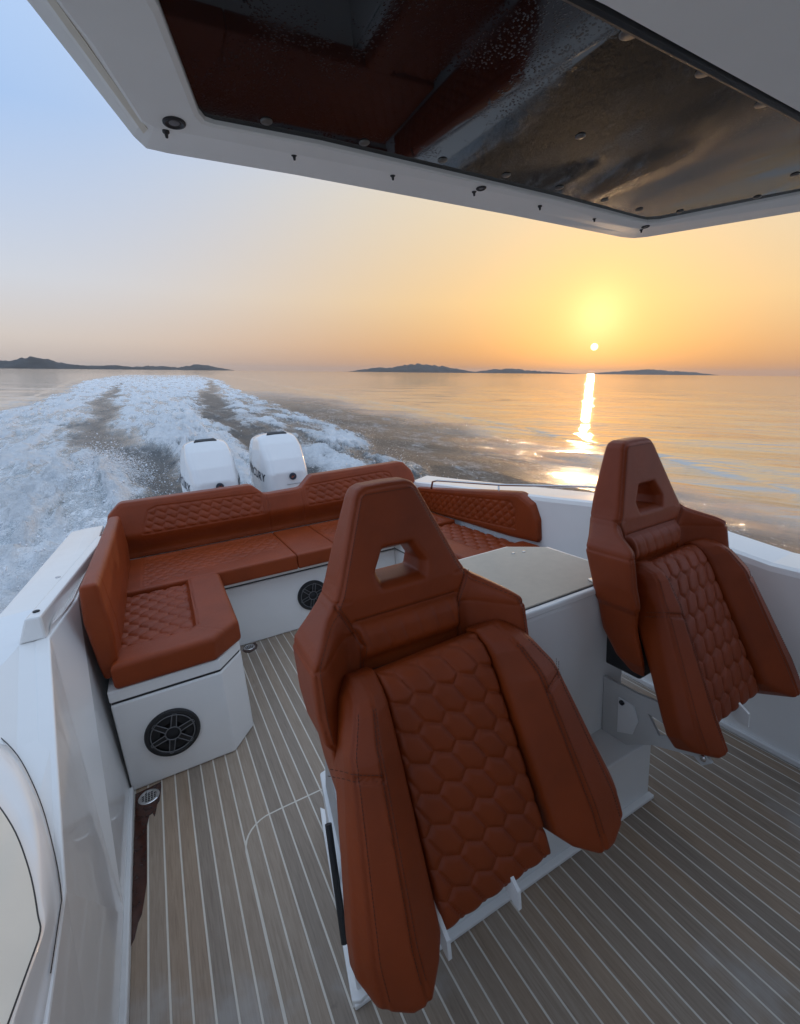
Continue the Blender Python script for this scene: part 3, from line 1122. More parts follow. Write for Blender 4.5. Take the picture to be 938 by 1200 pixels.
# ================================================================== SOFA
sofa = root('corner_sofa', (0.91, 3.3, 0.0),
            'U-shaped cognac leather cockpit sofa on white moulded bases across the stern', 'sofa')
BL = [(-.362, 2.172), (.095, 2.172), (.212, 2.318), (.225, 3.252), (.225, 3.95), (-.362, 3.95)]
BA = [(.226, 3.252), (1.60, 3.252), (1.60, 3.95), (.226, 3.95)]
BP = [(1.601, 2.318), (1.72, 2.172), (2.178, 2.172), (2.14, 3.95), (1.601, 3.95)]
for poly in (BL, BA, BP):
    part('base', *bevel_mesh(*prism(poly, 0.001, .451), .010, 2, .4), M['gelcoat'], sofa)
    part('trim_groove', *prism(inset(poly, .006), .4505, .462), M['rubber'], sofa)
    part('base_rim', *bevel_mesh(*prism(poly, .461, .517), .006, 2, .4), M['gelcoat'], sofa)
# inside corner fillet
part('base_fillet', *prism([(.222, 3.20), (.232, 3.225), (.255, 3.247), (.29, 3.2525), (.226, 3.2525)], .001, .451), M['gelcoat'], sofa)


def speaker(cx, cy, cz, r, rot):
    s = part('loudspeaker', *lathe([(0, -.002), (r, -.002), (r, .006), (r * .97, .013), (r * .86, .015), (r * .80, .010), (r * .79, .003), (0, .003)],
                                   (cx, cy, cz), (0, -1, 0), 48), M['rubber'], sofa, smooth=False)
    part('cone', *lathe([(0, .004), (r * .78, .0042), (r * .72, .0052), (r * .3, .0035), (r * .25, .007), (0, .009)], (cx, cy, cz), (0, -1, 0), 36), M['dark_cone'], s, smooth=True)
    ring = [(cx + r * .78 * math.cos(t), cy - .0125, cz + r * .78 * math.sin(t)) for t in np.linspace(0, 2 * math.pi, 49)]
    part('ring', *tube(ring, .0026, 6), M['spoke'], s)
    hub = [(cx + r * .27 * math.cos(t), cy - .0125, cz + r * .27 * math.sin(t)) for t in np.linspace(0, 2 * math.pi, 25)]
    part('hub', *tube(hub, .0028, 6), M['spoke'], s)
    for q in range(6):
        t = rot + q * math.pi / 3
        d = np.array([math.cos(t), 0, math.sin(t)])
        n = np.array([-math.sin(t), 0, math.cos(t)])
        c = np.array([cx, cy - .0125, cz])
        ln = r * .84
        pth = [c + d * r * .27 + n * r * .10, c + d * (ln - r * .05) + n * r * .085, c + d * ln + n * r * .04, c + d * ln - n * r * .04,
               c + d * (ln - r * .05) - n * r * .085, c + d * r * .27 - n * r * .10]
        v1, f1 = tube(pth, .0024, 6)
        v2, f2 = slab_poly([c + d * r * .26 + n * r * .095 + np.array([0, .002, 0]), c + d * (ln - .004) + n * r * .07 + np.array([0, .002, 0]), c + d * (ln - .004) - n * r * .07 + np.array([0, .002, 0]), c + d * r * .26 - n * r * .095 + np.array([0, .002, 0])], (0, .003, 0))
        part('spoke', *bevel_mesh(v2, f2, .0004, 1), M['rubber'], s)
        part('spoke_edge', v1, f1, M['spoke'], s)


speaker(-.153, 2.172, .228, .118, .30)
speaker(.872, 3.252, .245, .118, .30)
speaker(1.95, 2.172, .228, .118, .30)

ZC0, ZC1 = .518, .628
EX, EY, EZ = np.eye(3)
OO = np.zeros(3)
# left (starboard) seat: quilted well inside a smooth L-shaped bolster
CL = [(-.335, 2.150), (.088, 2.150), (.228, 2.288), (.240, 3.085), (.215, 3.125), (-.335, 3.125)]
WL = [(-.28, 2.335), (-.01, 2.325), (.028, 2.365), (.040, 3.13), (-.40, 3.20), (-.40, 2.335)]


def hi_left(A, B):
    well = sd_poly(A, B, WL)
    inw = 1 - sstep(-.016, .010, well)
    hgt = ZC1 + .012 - .038 * inw
    q = quilt(A, B - .02, .092, .072, .011, .008, 0, .9)
    hgt = hgt + np.where(well < -.006, (q - .002), 0) * inw
    hgt = hgt - groove(well - .012, .006, .005)
    hgt = hgt - groove(sd_seg(A, B, (.02, 2.34), (.16, 2.20)), .003, .004)
    return hgt


part('seat_cushion', *pad((-.37, .27, 2.12, 3.16, .48, .68), .0062, lambda A, B: sd_poly(A, B, CL) + .006, lambda A, B: A * 0 + ZC0, hi_left, .030,
                          (OO, EX, EY, EZ)), M['leather'], sofa, smooth=True, label='left seat cushion with a quilted well and smooth raised border')


def aft_cushion(x0, x1, quilt_x, front_b):
    poly = [(x0, 3.132), (x1, 3.132), (x1, 3.89), (x0, 3.89)]

    def hi(A, B):
        hgt = np.full(A.shape, ZC1)
        if quilt_x:
            wpoly = [(quilt_x[0], 3.19), (quilt_x[1] - .06, 3.40 if front_b else 3.19), (quilt_x[1], 3.42 if front_b else 3.19), (quilt_x[1], 3.83), (quilt_x[0], 3.83)]
            well = sd_poly(A, B, wpoly)
            inw = 1 - sstep(-.01, .008, well)
            hgt = hgt - .010 * inw + inw * (quilt(A, B, .088, .066, .009, .008, 0, .9) - .002)
            hgt = hgt - groove(well - .008, .006, .005)
        return hgt
    part('seat_cushion', *pad((x0 - .03, x1 + .03, 3.10, 3.92, .48, .67), .0062, lambda A, B: sd_poly(A, B, poly) - .001, lambda A, B: A * 0 + ZC0, hi, .016,
                              (OO, EX, EY, EZ)), M['leather'], sofa, smooth=True)


aft_cushion(-.335, .762, (-.205, .735), True)
aft_cushion(.766, 1.075, None, False)
aft_cushion(1.079, 2.13, (1.11, 2.05), False)
# port seat
CP = [(1.60, 2.288), (1.74, 2.150), (2.150, 2.150), (2.12, 3.125), (1.595, 3.125)]
WP = [(1.79, 2.365), (1.83, 2.33), (2.20, 2.33), (2.20, 3.18), (1.78, 3.13)]


def hi_port(A, B):
    well = sd_poly(A, B, WP)
    inw = 1 - sstep(-.016, .010, well)
    hgt = ZC1 + .012 - .038 * inw + inw * np.where(well < -.006, quilt(A, B, .092, .078, .013, .010) - .002, 0)
    return hgt - groove(well - .012, .006, .005)


part('seat_cushion', *pad((1.55, 2.2, 2.12, 3.16, .48, .68), .0068, lambda A, B: sd_poly(A, B, CP) + .006, lambda A, B: A * 0 + ZC0, hi_port, .030,
                          (OO, EX, EY, EZ)), M['leather'], sofa, smooth=True)

# aft backrests: leaning back from the seat, frame (x, z) with c forward
LEAN = .30
_n = np.array([0, -1.0, LEAN]) / math.hypot(1, LEAN)
_u = np.array([0, LEAN, 1.0])
AB_FR = (np.array([0, 3.875 - LEAN * .62, 0]), EX, _u, np.array([0, -1.0, 0]))


ABP = [(-.345, .60), (2.20, .60), (2.235, .80), (2.235, .90), (2.215, .96), (2.145, 1.042), (2.11, 1.052), (1.215, 1.046), (1.185, 1.035), (1.090, .955), (1.06, .950), (.795, .946), (.765, .952),
       (.685, 1.030), (.655, 1.040), (-.29, 1.046), (-.315, 1.036), (-.392, .965), (-.402, .93), (-.402, .80)]
ABQ = [[(-.18, .80), (.725, .80), (.725, .955), (-.06, .975), (-.115, .955)], [(1.13, .80), (2.02, .80), (1.96, .955), (1.90, .975), (1.13, .955)]]


def ab_hi(A, B):
    h_ = -.10 * sstep(.815, .63, B)
    for qp in ABQ:
        w = sd_poly(A, B, qp)
        inw = 1 - sstep(-.01, .006, w)
        h_ = h_ + inw * (quilt(A, B, .082, .048, .010, .008, .45) - .008)
        h_ = h_ - groove(w - .006, .006, .005)
    for xs in (.777, 1.077):
        h_ = h_ - groove(A - xs, .008, .005)
    return h_ - groove(sd_poly(A, B, ABP) + .022, .0035, .004)


part('backrest', *pad((-.44, 2.28, .56, 1.10, -.17, .05), .0062, lambda A, B: sd_poly(A, B, ABP) + .003, lambda A, B: A * 0 - .135, ab_hi, .026, AB_FR),
     M['leather'], sofa, smooth=True, label='long aft backrest with a low dip in the middle')

# left side backrest: upright, along the starboard coaming; frame (y, z), c to +x
SB = [(2.185, 1.0), (2.185, .80), (2.192, .62), (2.21, .555), (2.27, .53), (3.84, .56), (3.84, .985), (2.20, 1.008)]


def sb_hi(A, B):
    return np.interp(B, [.53, .60, .76, 1.0], [-.352, -.300, -.288, -.300]) - groove(np.abs(sd_seg(A, B, (2.30, .995), (2.42, .60))), .004, .005) - groove(sd_seg(A, B, (2.42, .60), (3.8, .72)), .003, .005)


part('backrest', *pad((2.15, 3.87, .50, 1.04, -.42, -.25), .0068, lambda A, B: sd_poly(A, B, SB) + .003, lambda A, B: np.interp(B, [.53, .84, 1.0], [-.365, -.386, -.372]), sb_hi, .026,
                      (OO, EY, EZ, EX)), M['leather'], sofa, smooth=True, label='upright side backrest along the left coaming')
# port side backrest
PB = [(3.80, .815), (2.42, .962), (2.385, .960), (2.25, .905), (2.20, .80), (2.195, .66), (2.215, .635), (2.5, .615), (3.80, .60)]
PQ = [(3.75, .77), (2.47, .880), (2.42, .84), (2.42, .70), (3.75, .63)]


def pb_hi(A, B):
    w = sd_poly(A, B, PQ)
    inw = 1 - sstep(-.01, .006, w)
    return -2.150 + inw * (quilt(A, B, .085, .045, .010, .008, .45) - .008) - groove(w - .006, .006, .005) - groove(sd_poly(A, B, PB) + .024, .003, .004)


part('backrest', *pad((2.16, 3.84, .55, 1.0, -2.28, -2.10), .0068, lambda A, B: sd_poly(A, B, PB) + .003, lambda A, B: A * 0 - 2.245, pb_hi, .030,
                      (OO, EY, EZ, -EX)), M['leather'], sofa, smooth=True, label='side backrest along the port wall')

# ================================================================== WET BAR
bar = root('wet_bar', (0.9, 1.3, 0.0), 'white galley cabinet with beige worktop behind the two helm chairs', 'cabinet')
BT = [(.345, 1.085), (1.575, 1.085), (1.575, 1.545), (1.43, 1.675), (.66, 1.675), (.40, 1.33)]
BB = [(.355, 1.10), (1.555, 1.10), (1.555, 1.53), (1.42, 1.66), (.665, 1.66), (.41, 1.325)]
part('body', *bevel_mesh(*prism(BB, .20, .888), .022, 3, .4), M['gelcoat'], bar)
part('plinth', *bevel_mesh(*prism([(.235, .95), (1.533, .95), (1.533, 1.55), (.66, 1.60), (.345, 1.52)], .001, .262), .006, 2, .4), M['gelcoat_soft'], bar)
part('rim', *bevel_mesh(*prism(BT, .886, .912), .008, 3, .4), M['gelcoat'], bar)
part('seam', *prism(inset(BT, .022), .9105, .9140), M['rubber'], bar)
part('worktop', *bevel_mesh(*prism(inset(BT, .026), .9105, .9185), .002, 1, .4), M['nonskid'], bar)
part('foot_edge', *bevel_mesh(*box(.218, 1.535, .925, .951, .001, .018), .004, 2), M['gelcoat'], bar)
hg = part('hinge', *bevel_mesh(*prism([(1.365, 1.098), (1.445, 1.098), (1.452, 1.135), (1.375, 1.145)], .9185, .9285), .003, 2), M['steel'], bar)
part('hinge_barrel', *tube([(1.40, 1.090, .922), (1.47, 1.090, .922)], .008, 10), M['steel'], hg)
for bx_, by_ in ((1.375, 1.56), (1.425, 1.545)):
    part('bolt_head', *lathe([(0, 0), (.008, 0), (.008, .003), (.005, .005), (0, .005)], (bx_, by_, .9185), (0, 0, 1), 14), M['steel'], bar)
part('foot_flange', *bevel_mesh(*prism([(.214, .935), (.236, .925), (.262, .93), (.372, 1.56), (.345, 1.60), (.322, 1.50)], .001, .030), .004, 2), M['gelcoat'], bar)
part('side_panel', *slab_poly([(.243, .965, .03), (.335, 1.49, .03), (.352, 1.40, .50), (.27, 1.0, .42)], (.02, -.004, 0)), M['grey_panel'], bar)  # grey base colour paints in the shade low on the cabinet side
part('gas_strut', *tube([(.236, 1.02, .12), (.268, 1.16, .40)], .011, 10), M['rubber'], bar)

# ================================================================== HELM CHAIRS
BACK_O = [(0, 1.438), (.066, 1.436), (.088, 1.427), (.103, 1.408), (.192, 1.190), (.206, 1.163), (.228, 1.138), (.292, 1.098), (.313, 1.080), (.324, 1.052), (.327, .95), (.320, .880), (.304, .852), (.297, .76), (.288, .66), (.262, .605), (.20, .575), (0, .57)]
BACK_O = BACK_O + [(-x, z) for x, z in BACK_O[::-1] if x > 0]
HOLE = [(-.042, 1.254), (.042, 1.254), (.073, 1.200), (.063, 1.166), (-.063, 1.166), (-.073, 1.200)]


BZ = [.55, .60, .75, .95, 1.05, 1.15, 1.44]


def back_front(A, B):
    y = np.interp(B, BZ, [-.17, -.165, -.125, -.070, -.056, -.048, .022])
    ax = np.abs(A)
    g = sstep(1.165, 1.075, B) * (.70 + .30 * sstep(.78, .92, B))
    return y - .125 * sstep(.175, .310, ax) * g


def back_hi(A, B):
    h_ = -back_front(A, B)
    ax = np.abs(A)
    lum = np.exp(-(((B - 1.035) / .045) ** 4)) * (1 - sstep(.145, .165, ax))
    h_ = h_ + .026 * lum - .004 * lum * np.exp(-(((np.mod(A + .25 * B, .052) - .026) / .006) ** 2))
    h_ = h_ - groove(np.maximum(np.abs(B - 1.088), np.maximum(ax - .16, 0)), .008, .006)
    so = sd_poly(A, B, BACK_O)
    h_ = h_ - groove(so + .018, .0060, .0036)
    for s in (-1, 1):
        h_ = h_ - groove(sd_seg(A, B, (s * .205, 1.150), (s * .150, 1.03)), .0075, .0045)
        h_ = h_ - groove(sd_seg(A, B, (s * .150, 1.03), (s * .165, .84)), .0075, .005)
    sh = sd_poly(A, B, HOLE)
    h_ = h_ - .010 * (1 - sstep(.0, .014, sh))
    return h_


def back_sd(A, B):
    o = sd_poly(A, B, BACK_O) + .006
    return smax(o, -(sd_poly(A, B, HOLE) + .002), .012)


def back_lo(A, B):
    yb = np.interp(B, [.55, .60, .66, .75, .95, 1.05, 1.15, 1.44], [-.145, -.105, -.045, .015, .055, .085, .098, .108])
    return -(yb - .07 * sstep(.15, .32, np.abs(A)))


def back_extra(g, A, B, c):
    # stitch lines that run round the side of the shell
    for zc in (1.058, 1.148):
        g = g + (np.exp(-((B - zc) / .0035) ** 2) * (np.abs(A) > .16) * .003).astype(np.float32)[..., None] * (c[None, None, :] < .19)
    return g


back_v = pad((-.375, .375, .56, 1.465, -.20, .22), .0046, back_sd, back_lo, back_hi, .027, (OO, EX, EZ, np.array([0, -1.0, 0])), back_extra)
ME_BACK = mesh_from('backrest', *back_v, M['leather'], True)

SO = np.array([0, -.177, .992])
SVd = np.array([0, -.238, -.532])
SVd /= np.linalg.norm(SVd)
SNd = np.array([0, -.532, .238])
SNd /= np.linalg.norm(SNd)
if SNd[1] > 0:
    SNd = -SNd
SEAT_FR = (SO, EX, SVd, SNd)
QP = [(-.158, -.035), (.158, -.035), (.168, .30), (.175, .585), (-.175, .585), (-.168, .30)]


def pad_hi(A, B, sl=-.5):
    h_ = np.interp(B, [-.05, 0, .04, .5, .59], [-.045, -.012, 0, .006, .0])
    return h_ + quilt(A, B - .012, .066, .076, .0095, .0054, sl, .80) - .0075


ME_PAD, ME_PAD2 = [mesh_from('seat_pad', *pad((-.20, .20, -.06, .61, -.14, .04), .0036, lambda A, B: sd_poly(A, B, QP) + .004, lambda A, B: A * 0 - .10, lambda A, B: pad_hi(A, B, sl), .020, SEAT_FR), M['leather'], True) for sl in (-.5, .32)]
BOL = [(.150, -.045), (.222, -.050), (.262, -.015), (.292, .06), (.337, .26), (.380, .47), (.388, .535), (.366, .588), (.300, .626), (.250, .624), (.205, .590), (.178, .55), (.166, .30)]


def bol_hi(A, B):
    u = (A - .155) / np.interp(B, [-.05, 0, .1, .5, .62], [.085, .095, .145, .215, .215])
    prof = np.interp(u, [-.1, 0, .05, .47, .53, .86, .94, 1.0, 1.2], [-.004, .004, .015, .073, .076, .060, .050, .032, .000])
    h_ = prof * np.interp(B, [-.05, .0, .12, .62], [.25, .6, 1.0, 1.02]) - np.interp(B, [-.05, 0, .03], [.05, .012, 0])
    h_ = h_ - groove((u - .51) * .18, .0056, .0038)
    h_ = h_ - groove((u - .88) * .18, .0042, .0036)
    s = sd_seg(A, B, (.168, .185), (.33, .125))
    h_ = h_ - groove(np.abs(s - .004), .0055, .0034) * (u > .50) * (u < .88)
    return h_


M['thread'] = simple('dark_brown_thread', (0.060, 0.014, 0.006), 0.6, vary=0.1)


def stitches(paths, hi, frame, ln=.0052, gap=.0030, wd=.0007, lift=.0006):
    """a row of thread stitches lying on a padded surface along (a, b) paths"""
    V, F = [], []
    o, ea, eb, ec = [np.array(q, float) for q in frame]
    for P in paths:
        P = np.array(P, float)
        seg = np.hypot(*np.diff(P, axis=0).T)
        cum = np.concatenate([[0], np.cumsum(seg)])
        s0 = np.arange(0, cum[-1] - ln, ln + gap)
        for q in s0:
            e = [np.array([np.interp(q + d, cum, P[:, 0]), np.interp(q + d, cum, P[:, 1])]) for d in (0, ln)]
            t = (e[1] - e[0]) / max(1e-9, np.hypot(*(e[1] - e[0])))
            n = np.array([-t[1], t[0]]) * wd
            cs = [e[0] - n, e[1] - n, e[1] + n, e[0] + n]
            hh = [float(hi(np.array([[c[0]]]), np.array([[c[1]]]))[0, 0]) + lift for c in (e[0], e[1])]
            i = len(V)
            for up in (0, .0010):
                for c, h_ in zip(cs, (hh[0], hh[1], hh[1], hh[0])):
                    V.append(o + c[0] * ea + c[1] * eb + (h_ + up - .0006) * ec)
            F += [(i + 4, i + 5, i + 6, i + 7), (i, i + 1, i + 5, i + 4), (i + 1, i + 2, i + 6, i + 5), (i + 2, i + 3, i + 7, i + 6), (i + 3, i, i + 4, i + 7)]
    return np.array(V), F


def mirror_paths(ps):
    return ps + [[(-x, y) for x, y in p] for p in ps]


def off_path(p, d):
    p = np.array(p, float)
    t = np.gradient(p, axis=0)
    t /= np.linalg.norm(t, axis=1)[:, None]
    return p + d * np.stack([-t[:, 1], t[:, 0]], 1)


BFR = (OO, EX, EZ, np.array([0, -1.0, 0]))
_head = [(.070, 1.414), (.086, 1.404), (.182, 1.168), (.206, 1.130)]
_top = [(-.070, 1.414), (.070, 1.414)]
_wing = [(.206, 1.130), (.292, 1.085), (.304, 1.060), (.306, .93), (.300, .88)]
_inn = [(.205, 1.150), (.150, 1.03), (.165, .90)]
bp = mirror_paths([off_path(_head, -.0060)] + [off_path(_wing, -.0052)] + [off_path(_inn, d) for d in (-.0055, .0055)]) + [off_path(_top, -.0065)]
bp += [[(-.155, 1.094), (.155, 1.094)]]
ME_ST_BACK = mesh_from('stitching', *stitches(bp, back_hi, BFR), M['thread'])


def _ux(u, B):
    return .155 + u * np.interp(B, [-.05, 0, .1, .5, .62], [.085, .095, .145, .215, .215])


_bs = np.linspace(.02, .575, 40)
bo = [[(_ux(uu, b), b) for b in _bs] for uu in (.51 - .030, .51 + .030)] + [[(_ux(.88 - .028, b), b) for b in _bs]]
bo += [[(.238, .148), (.335, .113)], [(.238, .163), (.338, .128)]]
_ST = stitches(bo, bol_hi, SEAT_FR)
ME_ST_R = mesh_from('stitching', *_ST, M['thread'])
ME_ST_L = mesh_from('stitching', _ST[0] * np.array([-1, 1, 1]), [q[::-1] for q in _ST[1]], M['thread'])


def bol_mesh(sgn):
    v, f = pad((.12, .42, -.08, .65, -.16, .12), .0042, lambda A, B: sd_poly(A, B, BOL) + .004, lambda A, B: np.interp(A, [.15, .24, .34, .40], [-.115, -.10, -.055, -.045]), bol_hi, .017, SEAT_FR)
    if sgn < 0:
        v = v * np.array([-1, 1, 1])
        f = f[:, ::-1]
    return mesh_from('bolster', v, f, M['leather'], True)


ME_BL, ME_BR = bol_mesh(-1), bol_mesh(1)


def plate_x(x, pts, th=.012):
    return slab_poly([(x, p[0], p[1]) for p in pts], (th, 0, 0))


def bracket_mesh(x):
    # side arm from the galley front to the seat hinge, with a lightening hole
    outer = [(-.03, .512), (-.172, .512), (-.318, .53), (-.38, .47), (-.441, .402), (-.412, .372), (-.385, .390), (-.237, .332), (-.057, .206), (-.03, .20)]
    hole = [(-.217, .455), (-.275, .447), (-.363, .436), (-.262, .388)]
    # stitch outer and hole into one ring of quads
    V, F = [], []
    po, ph = np.array(outer), np.array(hole)
    strips = [[outer[0], outer[1], hole[0], hole[3], outer[8], outer[9]], [outer[1], outer[2], hole[1], hole[0]], [outer[2], outer[3], outer[4], outer[5], outer[6], hole[2], hole[1]],
              [outer[6], outer[7], hole[3], hole[2]], [outer[7], outer[8], hole[3]]]
    allv = []
    parts_ = []
    for st in strips:
        parts_.append(slab_poly([(x, p[0], p[1]) for p in st], (.012, 0, 0)))
    return join(*parts_)


def helm_chair(x, y, yaw, label, tilt=(0, 0, 0), shift=(0, 0, 0), wide=1.0, padm=None, flare=1.0):
    t = root('helm_chair', (x, y, 0.0), label, 'chair', 'helm chairs mounted on the galley cabinet', rotz=yaw)
    bk_ = child('backrest', ME_BACK, t)
    child('stitching', ME_ST_BACK, bk_)
    # the flip-up seat hangs from its hinge a little askew
    rv = Vector(tilt)
    hang = Matrix.Translation(Vector(SO) + Vector(shift)) @ Matrix.Rotation(rv.length, 4, rv.normalized()) @ Matrix.Diagonal((wide, 1, 1, 1)) @ Matrix.Translation(-Vector(SO))
    for nm_, me_ in (('seat_pad', padm or ME_PAD), ('bolster', ME_BL), ('bolster', ME_BR)):
        o = child(nm_, me_, t)
        o.matrix_local = hang
        if me_ is ME_BR and flare != 1.0:      # the outer bolster is the fuller one
            px_ = Vector((.158, SO[1], SO[2]))
            o.matrix_local = hang @ Matrix.Translation(px_) @ Matrix.Diagonal((flare, .965, .965, 1)) @ Matrix.Translation(-px_)
        if nm_ == 'bolster':
            child('stitching', ME_ST_L if me_ is ME_BL else ME_ST_R, o)
    for bx_ in (-.236, .224):
        bv_, bf_ = bracket_mesh(bx_)
        if bx_ > 0:
            bv_ = bv_ * np.array([1, .72, 1]) + np.array([0, 0, .03])
        o = part('mounting_arm', bv_, bf_, M['arm'], t, local=True)
        if bx_ < 0:
            part('pivot_bolt', *lathe([(0, -.004), (.011, -.004), (.011, .006), (.006, .009), (0, .009)], (bx_, -.415, .405), (-1, 0, 0), 16), M['steel'], o, local=True)
    for bx_ in (-.150, .060):
        part('seat_bracket', *slab_poly([(bx_, -.25, .56), (bx_, -.415, .44), (bx_, -.418, .385), (bx_, -.398, .385), (bx_, -.22, .48)], (.010, 0, 0)), M['gelcoat'], t, local=True)
    part('seat_frame', *bevel_mesh(*slab_poly([(-.20, -.10, .96), (-.20, -.33, .45), (-.20, -.29, .44), (-.20, -.06, .95)], (.40, 0, 0)), .004, 1), M['rubber'], t, local=True)
    part('hinge_block', *bevel_mesh(*box(-.22, .22, -.17, .06, .56, .74), .01, 2), M['rubber'], t, local=True)
    return t


helm_chair(.543, 1.10, -.010, 'nearer cognac leather bucket helm chair in the middle, flip-up seat hanging down', (.06, -.037, .01), (.010, -.012, -.016), 1.02, None, 1.17)
c2 = helm_chair(1.66, 1.134, .035, 'right-hand cognac leather bucket helm chair in front of the port wall', (.011, -.032, -.02), (.050, .023, -.018), .93, ME_PAD2)
part('latch_plate', *bevel_mesh(*slab_poly([(-.2365, -.10, .30), (-.2365, -.165, .33), (-.2365, -.185, .40), (-.2365, -.165, .455), (-.2365, -.10, .46)], (-.006, 0, 0)), .002, 1), M['gelcoat_soft'], c2, local=True)
part('latch_knob', *lathe([(0, 0), (.010, 0), (.010, .006), (0, .008)], (-.2425, -.118, .445), (-1, 0, 0), 12), M['rubber'], c2, local=True)

# ================================================================== OUTBOARDS
def superbox(A, B):
    return A


def engine(cx, label):
    t = root('outboard_motor', (cx, 5.0, -.35), label, 'outboard motor', 'white outboard motors on the transom')
    # cowling: an implicit tapered, rounded shell
    res = .0125
    x = np.arange(-.34, .341, res)
    y = np.arange(-.60, .601, res)
    z = np.arange(.50, 1.46, res)
    X, Y, Z = np.meshgrid(x, y, z, indexing='ij')
    hw = np.interp(Z, [.5, .7, 1.0, 1.25, 1.45], [.225, .262, .270, .232, .175])
    hw = hw * np.interp(Y, [-.60, -.42, -.20, .05, .35, .6], [.52, .70, .92, 1.03, .92, .62])
    fr = np.interp(Z, [.5, .75, 1.02, 1.15, 1.30, 1.42], [-.34, -.40, -.42, -.36, -.23, -.08])
    bk = np.interp(Z, [.5, .9, 1.2, 1.42], [.40, .46, .44, .34])
    tp = 1.405 - .05 * np.clip(Y, 0, 1) - .03 * (X / .2) ** 2
    f = smax(np.abs(X) - hw, smax(fr - Y, Y - bk, .04), .09)
    f = smax(f, Z - tp, .05)
    f = smax(f, .56 - Z, .03)
    # character line down the shoulders and the intake slot on top
    f = f + .004 * np.exp(-((np.abs(X) - hw * .80) / .012) ** 2) * (Z > 1.0)
    f = f + .006 * np.exp(-((Z - .70) / .010) ** 2)
    V, F = surface_nets(f.astype(np.float32), (x[0], y[0], z[0]), (res,) * 3)
    off = np.array([cx, 5.0, 0])
    cw = part('cowling', V + off, F, M['cowl'], t, smooth=True)
    part('air_slot', *bevel_mesh(*slab_poly([(cx - .105, 4.885, 1.395), (cx + .105, 4.885, 1.395), (cx + .085, 4.93, 1.412), (cx - .085, 4.93, 1.412)], (0, .004, -.02)), .003, 1), M['rubber'], cw)
    # round emblem on the front face: dark disc with a pale swoosh, and a small line of trim under it
    e0 = np.array([cx + .03, 4.573, .975])
    part('emblem', *lathe([(0, 0), (.036, 0), (.036, .006), (.031, .009), (0, .009)], e0, (0, -1, .05), 28), M['print'], cw)
    em = part('emblem_mark', *slab_poly([(e0[0] - .022, e0[1] - .0092, e0[2] - .010), (e0[0] - .004, e0[1] - .0092, e0[2] - .016), (e0[0] + .020, e0[1] - .0092, e0[2] + .004), (e0[0] + .012, e0[1] - .0092, e0[2] + .016), (e0[0] + .006, e0[1] - .0092, e0[2] + .002), (e0[0] - .008, e0[1] - .0092, e0[2] + .012)], (0, -.0015, 0)), M['steel'], cw)
    part('trim_line', *slab_poly([(cx - .04, 4.577, .895), (cx + .16, 4.585, .895), (cx + .16, 4.585, .899), (cx - .04, 4.577, .899)], (0, -.004, 0)), M['spoke'], cw)
    # lettering down the side of the cowling
    for sgn in (-1, 1):
        cu = bpy.data.curves.new('lettering', 'FONT')
        cu.body = 'MERCURY'
        cu.size = .118
        cu.shear = .18
        cu.space_character = 1.02
        cu.offset = .002
        cu.resolution_u = 4
        tmp = bpy.data.objects.new('tmp', cu)
        me = bpy.data.meshes.new_from_object(tmp)
        bpy.data.objects.remove(tmp)
        P = np.array([v.co[:] for v in me.vertices])
        P[:, 0] -= P[:, 0].mean()
        Fc = [list(p.vertices) for p in me.polygons]
        P = np.array(P)
        # starboard (sgn -1) reads bow-ward to the right when seen from outside
        yy = (-P[:, 0] if sgn < 0 else P[:, 0]) * 1.0 - .06
        zz = P[:, 1] + 1.00 + .22 * yy
        hwz = np.interp(zz, [.5, .7, 1.0, 1.25, 1.45], [.225, .262, .270, .232, .175]) * np.interp(yy, [-.60, -.40, -.1, .35, .6], [.70, .90, 1.0, .90, .62])
        # snap the letters onto the real shell by walking in from outside
        xx = np.zeros(len(P))
        ix = np.clip(((yy - y[0]) / res).round().astype(int), 0, len(y) - 1)
        iz = np.clip(((zz - z[0]) / res).round().astype(int), 0, len(z) - 1)
        for i in range(len(P)):
            colf = f[:, ix[i], iz[i]]
            w = np.where(colf < 0)[0]
            if len(w) == 0:
                xx[i] = hwz[i]
                continue
            j = w[-1]
            if j + 1 < len(x):
                xx[i] = x[j] + res * colf[j] / (colf[j] - colf[j + 1])
            else:
                xx[i] = x[j]
        W = np.stack([sgn * (xx + .004) + cx, yy + 5.0, zz], 1)
        bpy.data.meshes.remove(me)
        part('lettering', W, [q if sgn < 0 else q[::-1] for q in Fc], M['print'], cw)
    part('midsection', *bevel_mesh(*prism([(cx - .15, 4.66), (cx + .15, 4.66), (cx + .13, 5.36), (cx - .13, 5.36)], -.35, .60), .03, 3), M['cowl'], t)
    part('clamp', *bevel_mesh(*box(cx - .17, cx + .17, 4.36, 4.68, .05, .50), .02, 2), M['spoke'], t)
    return t


engine(.455, 'left white outboard motor cowling behind the sofa backrest')
engine(1.15, 'right white outboard motor cowling beyond the dip in the backrest')

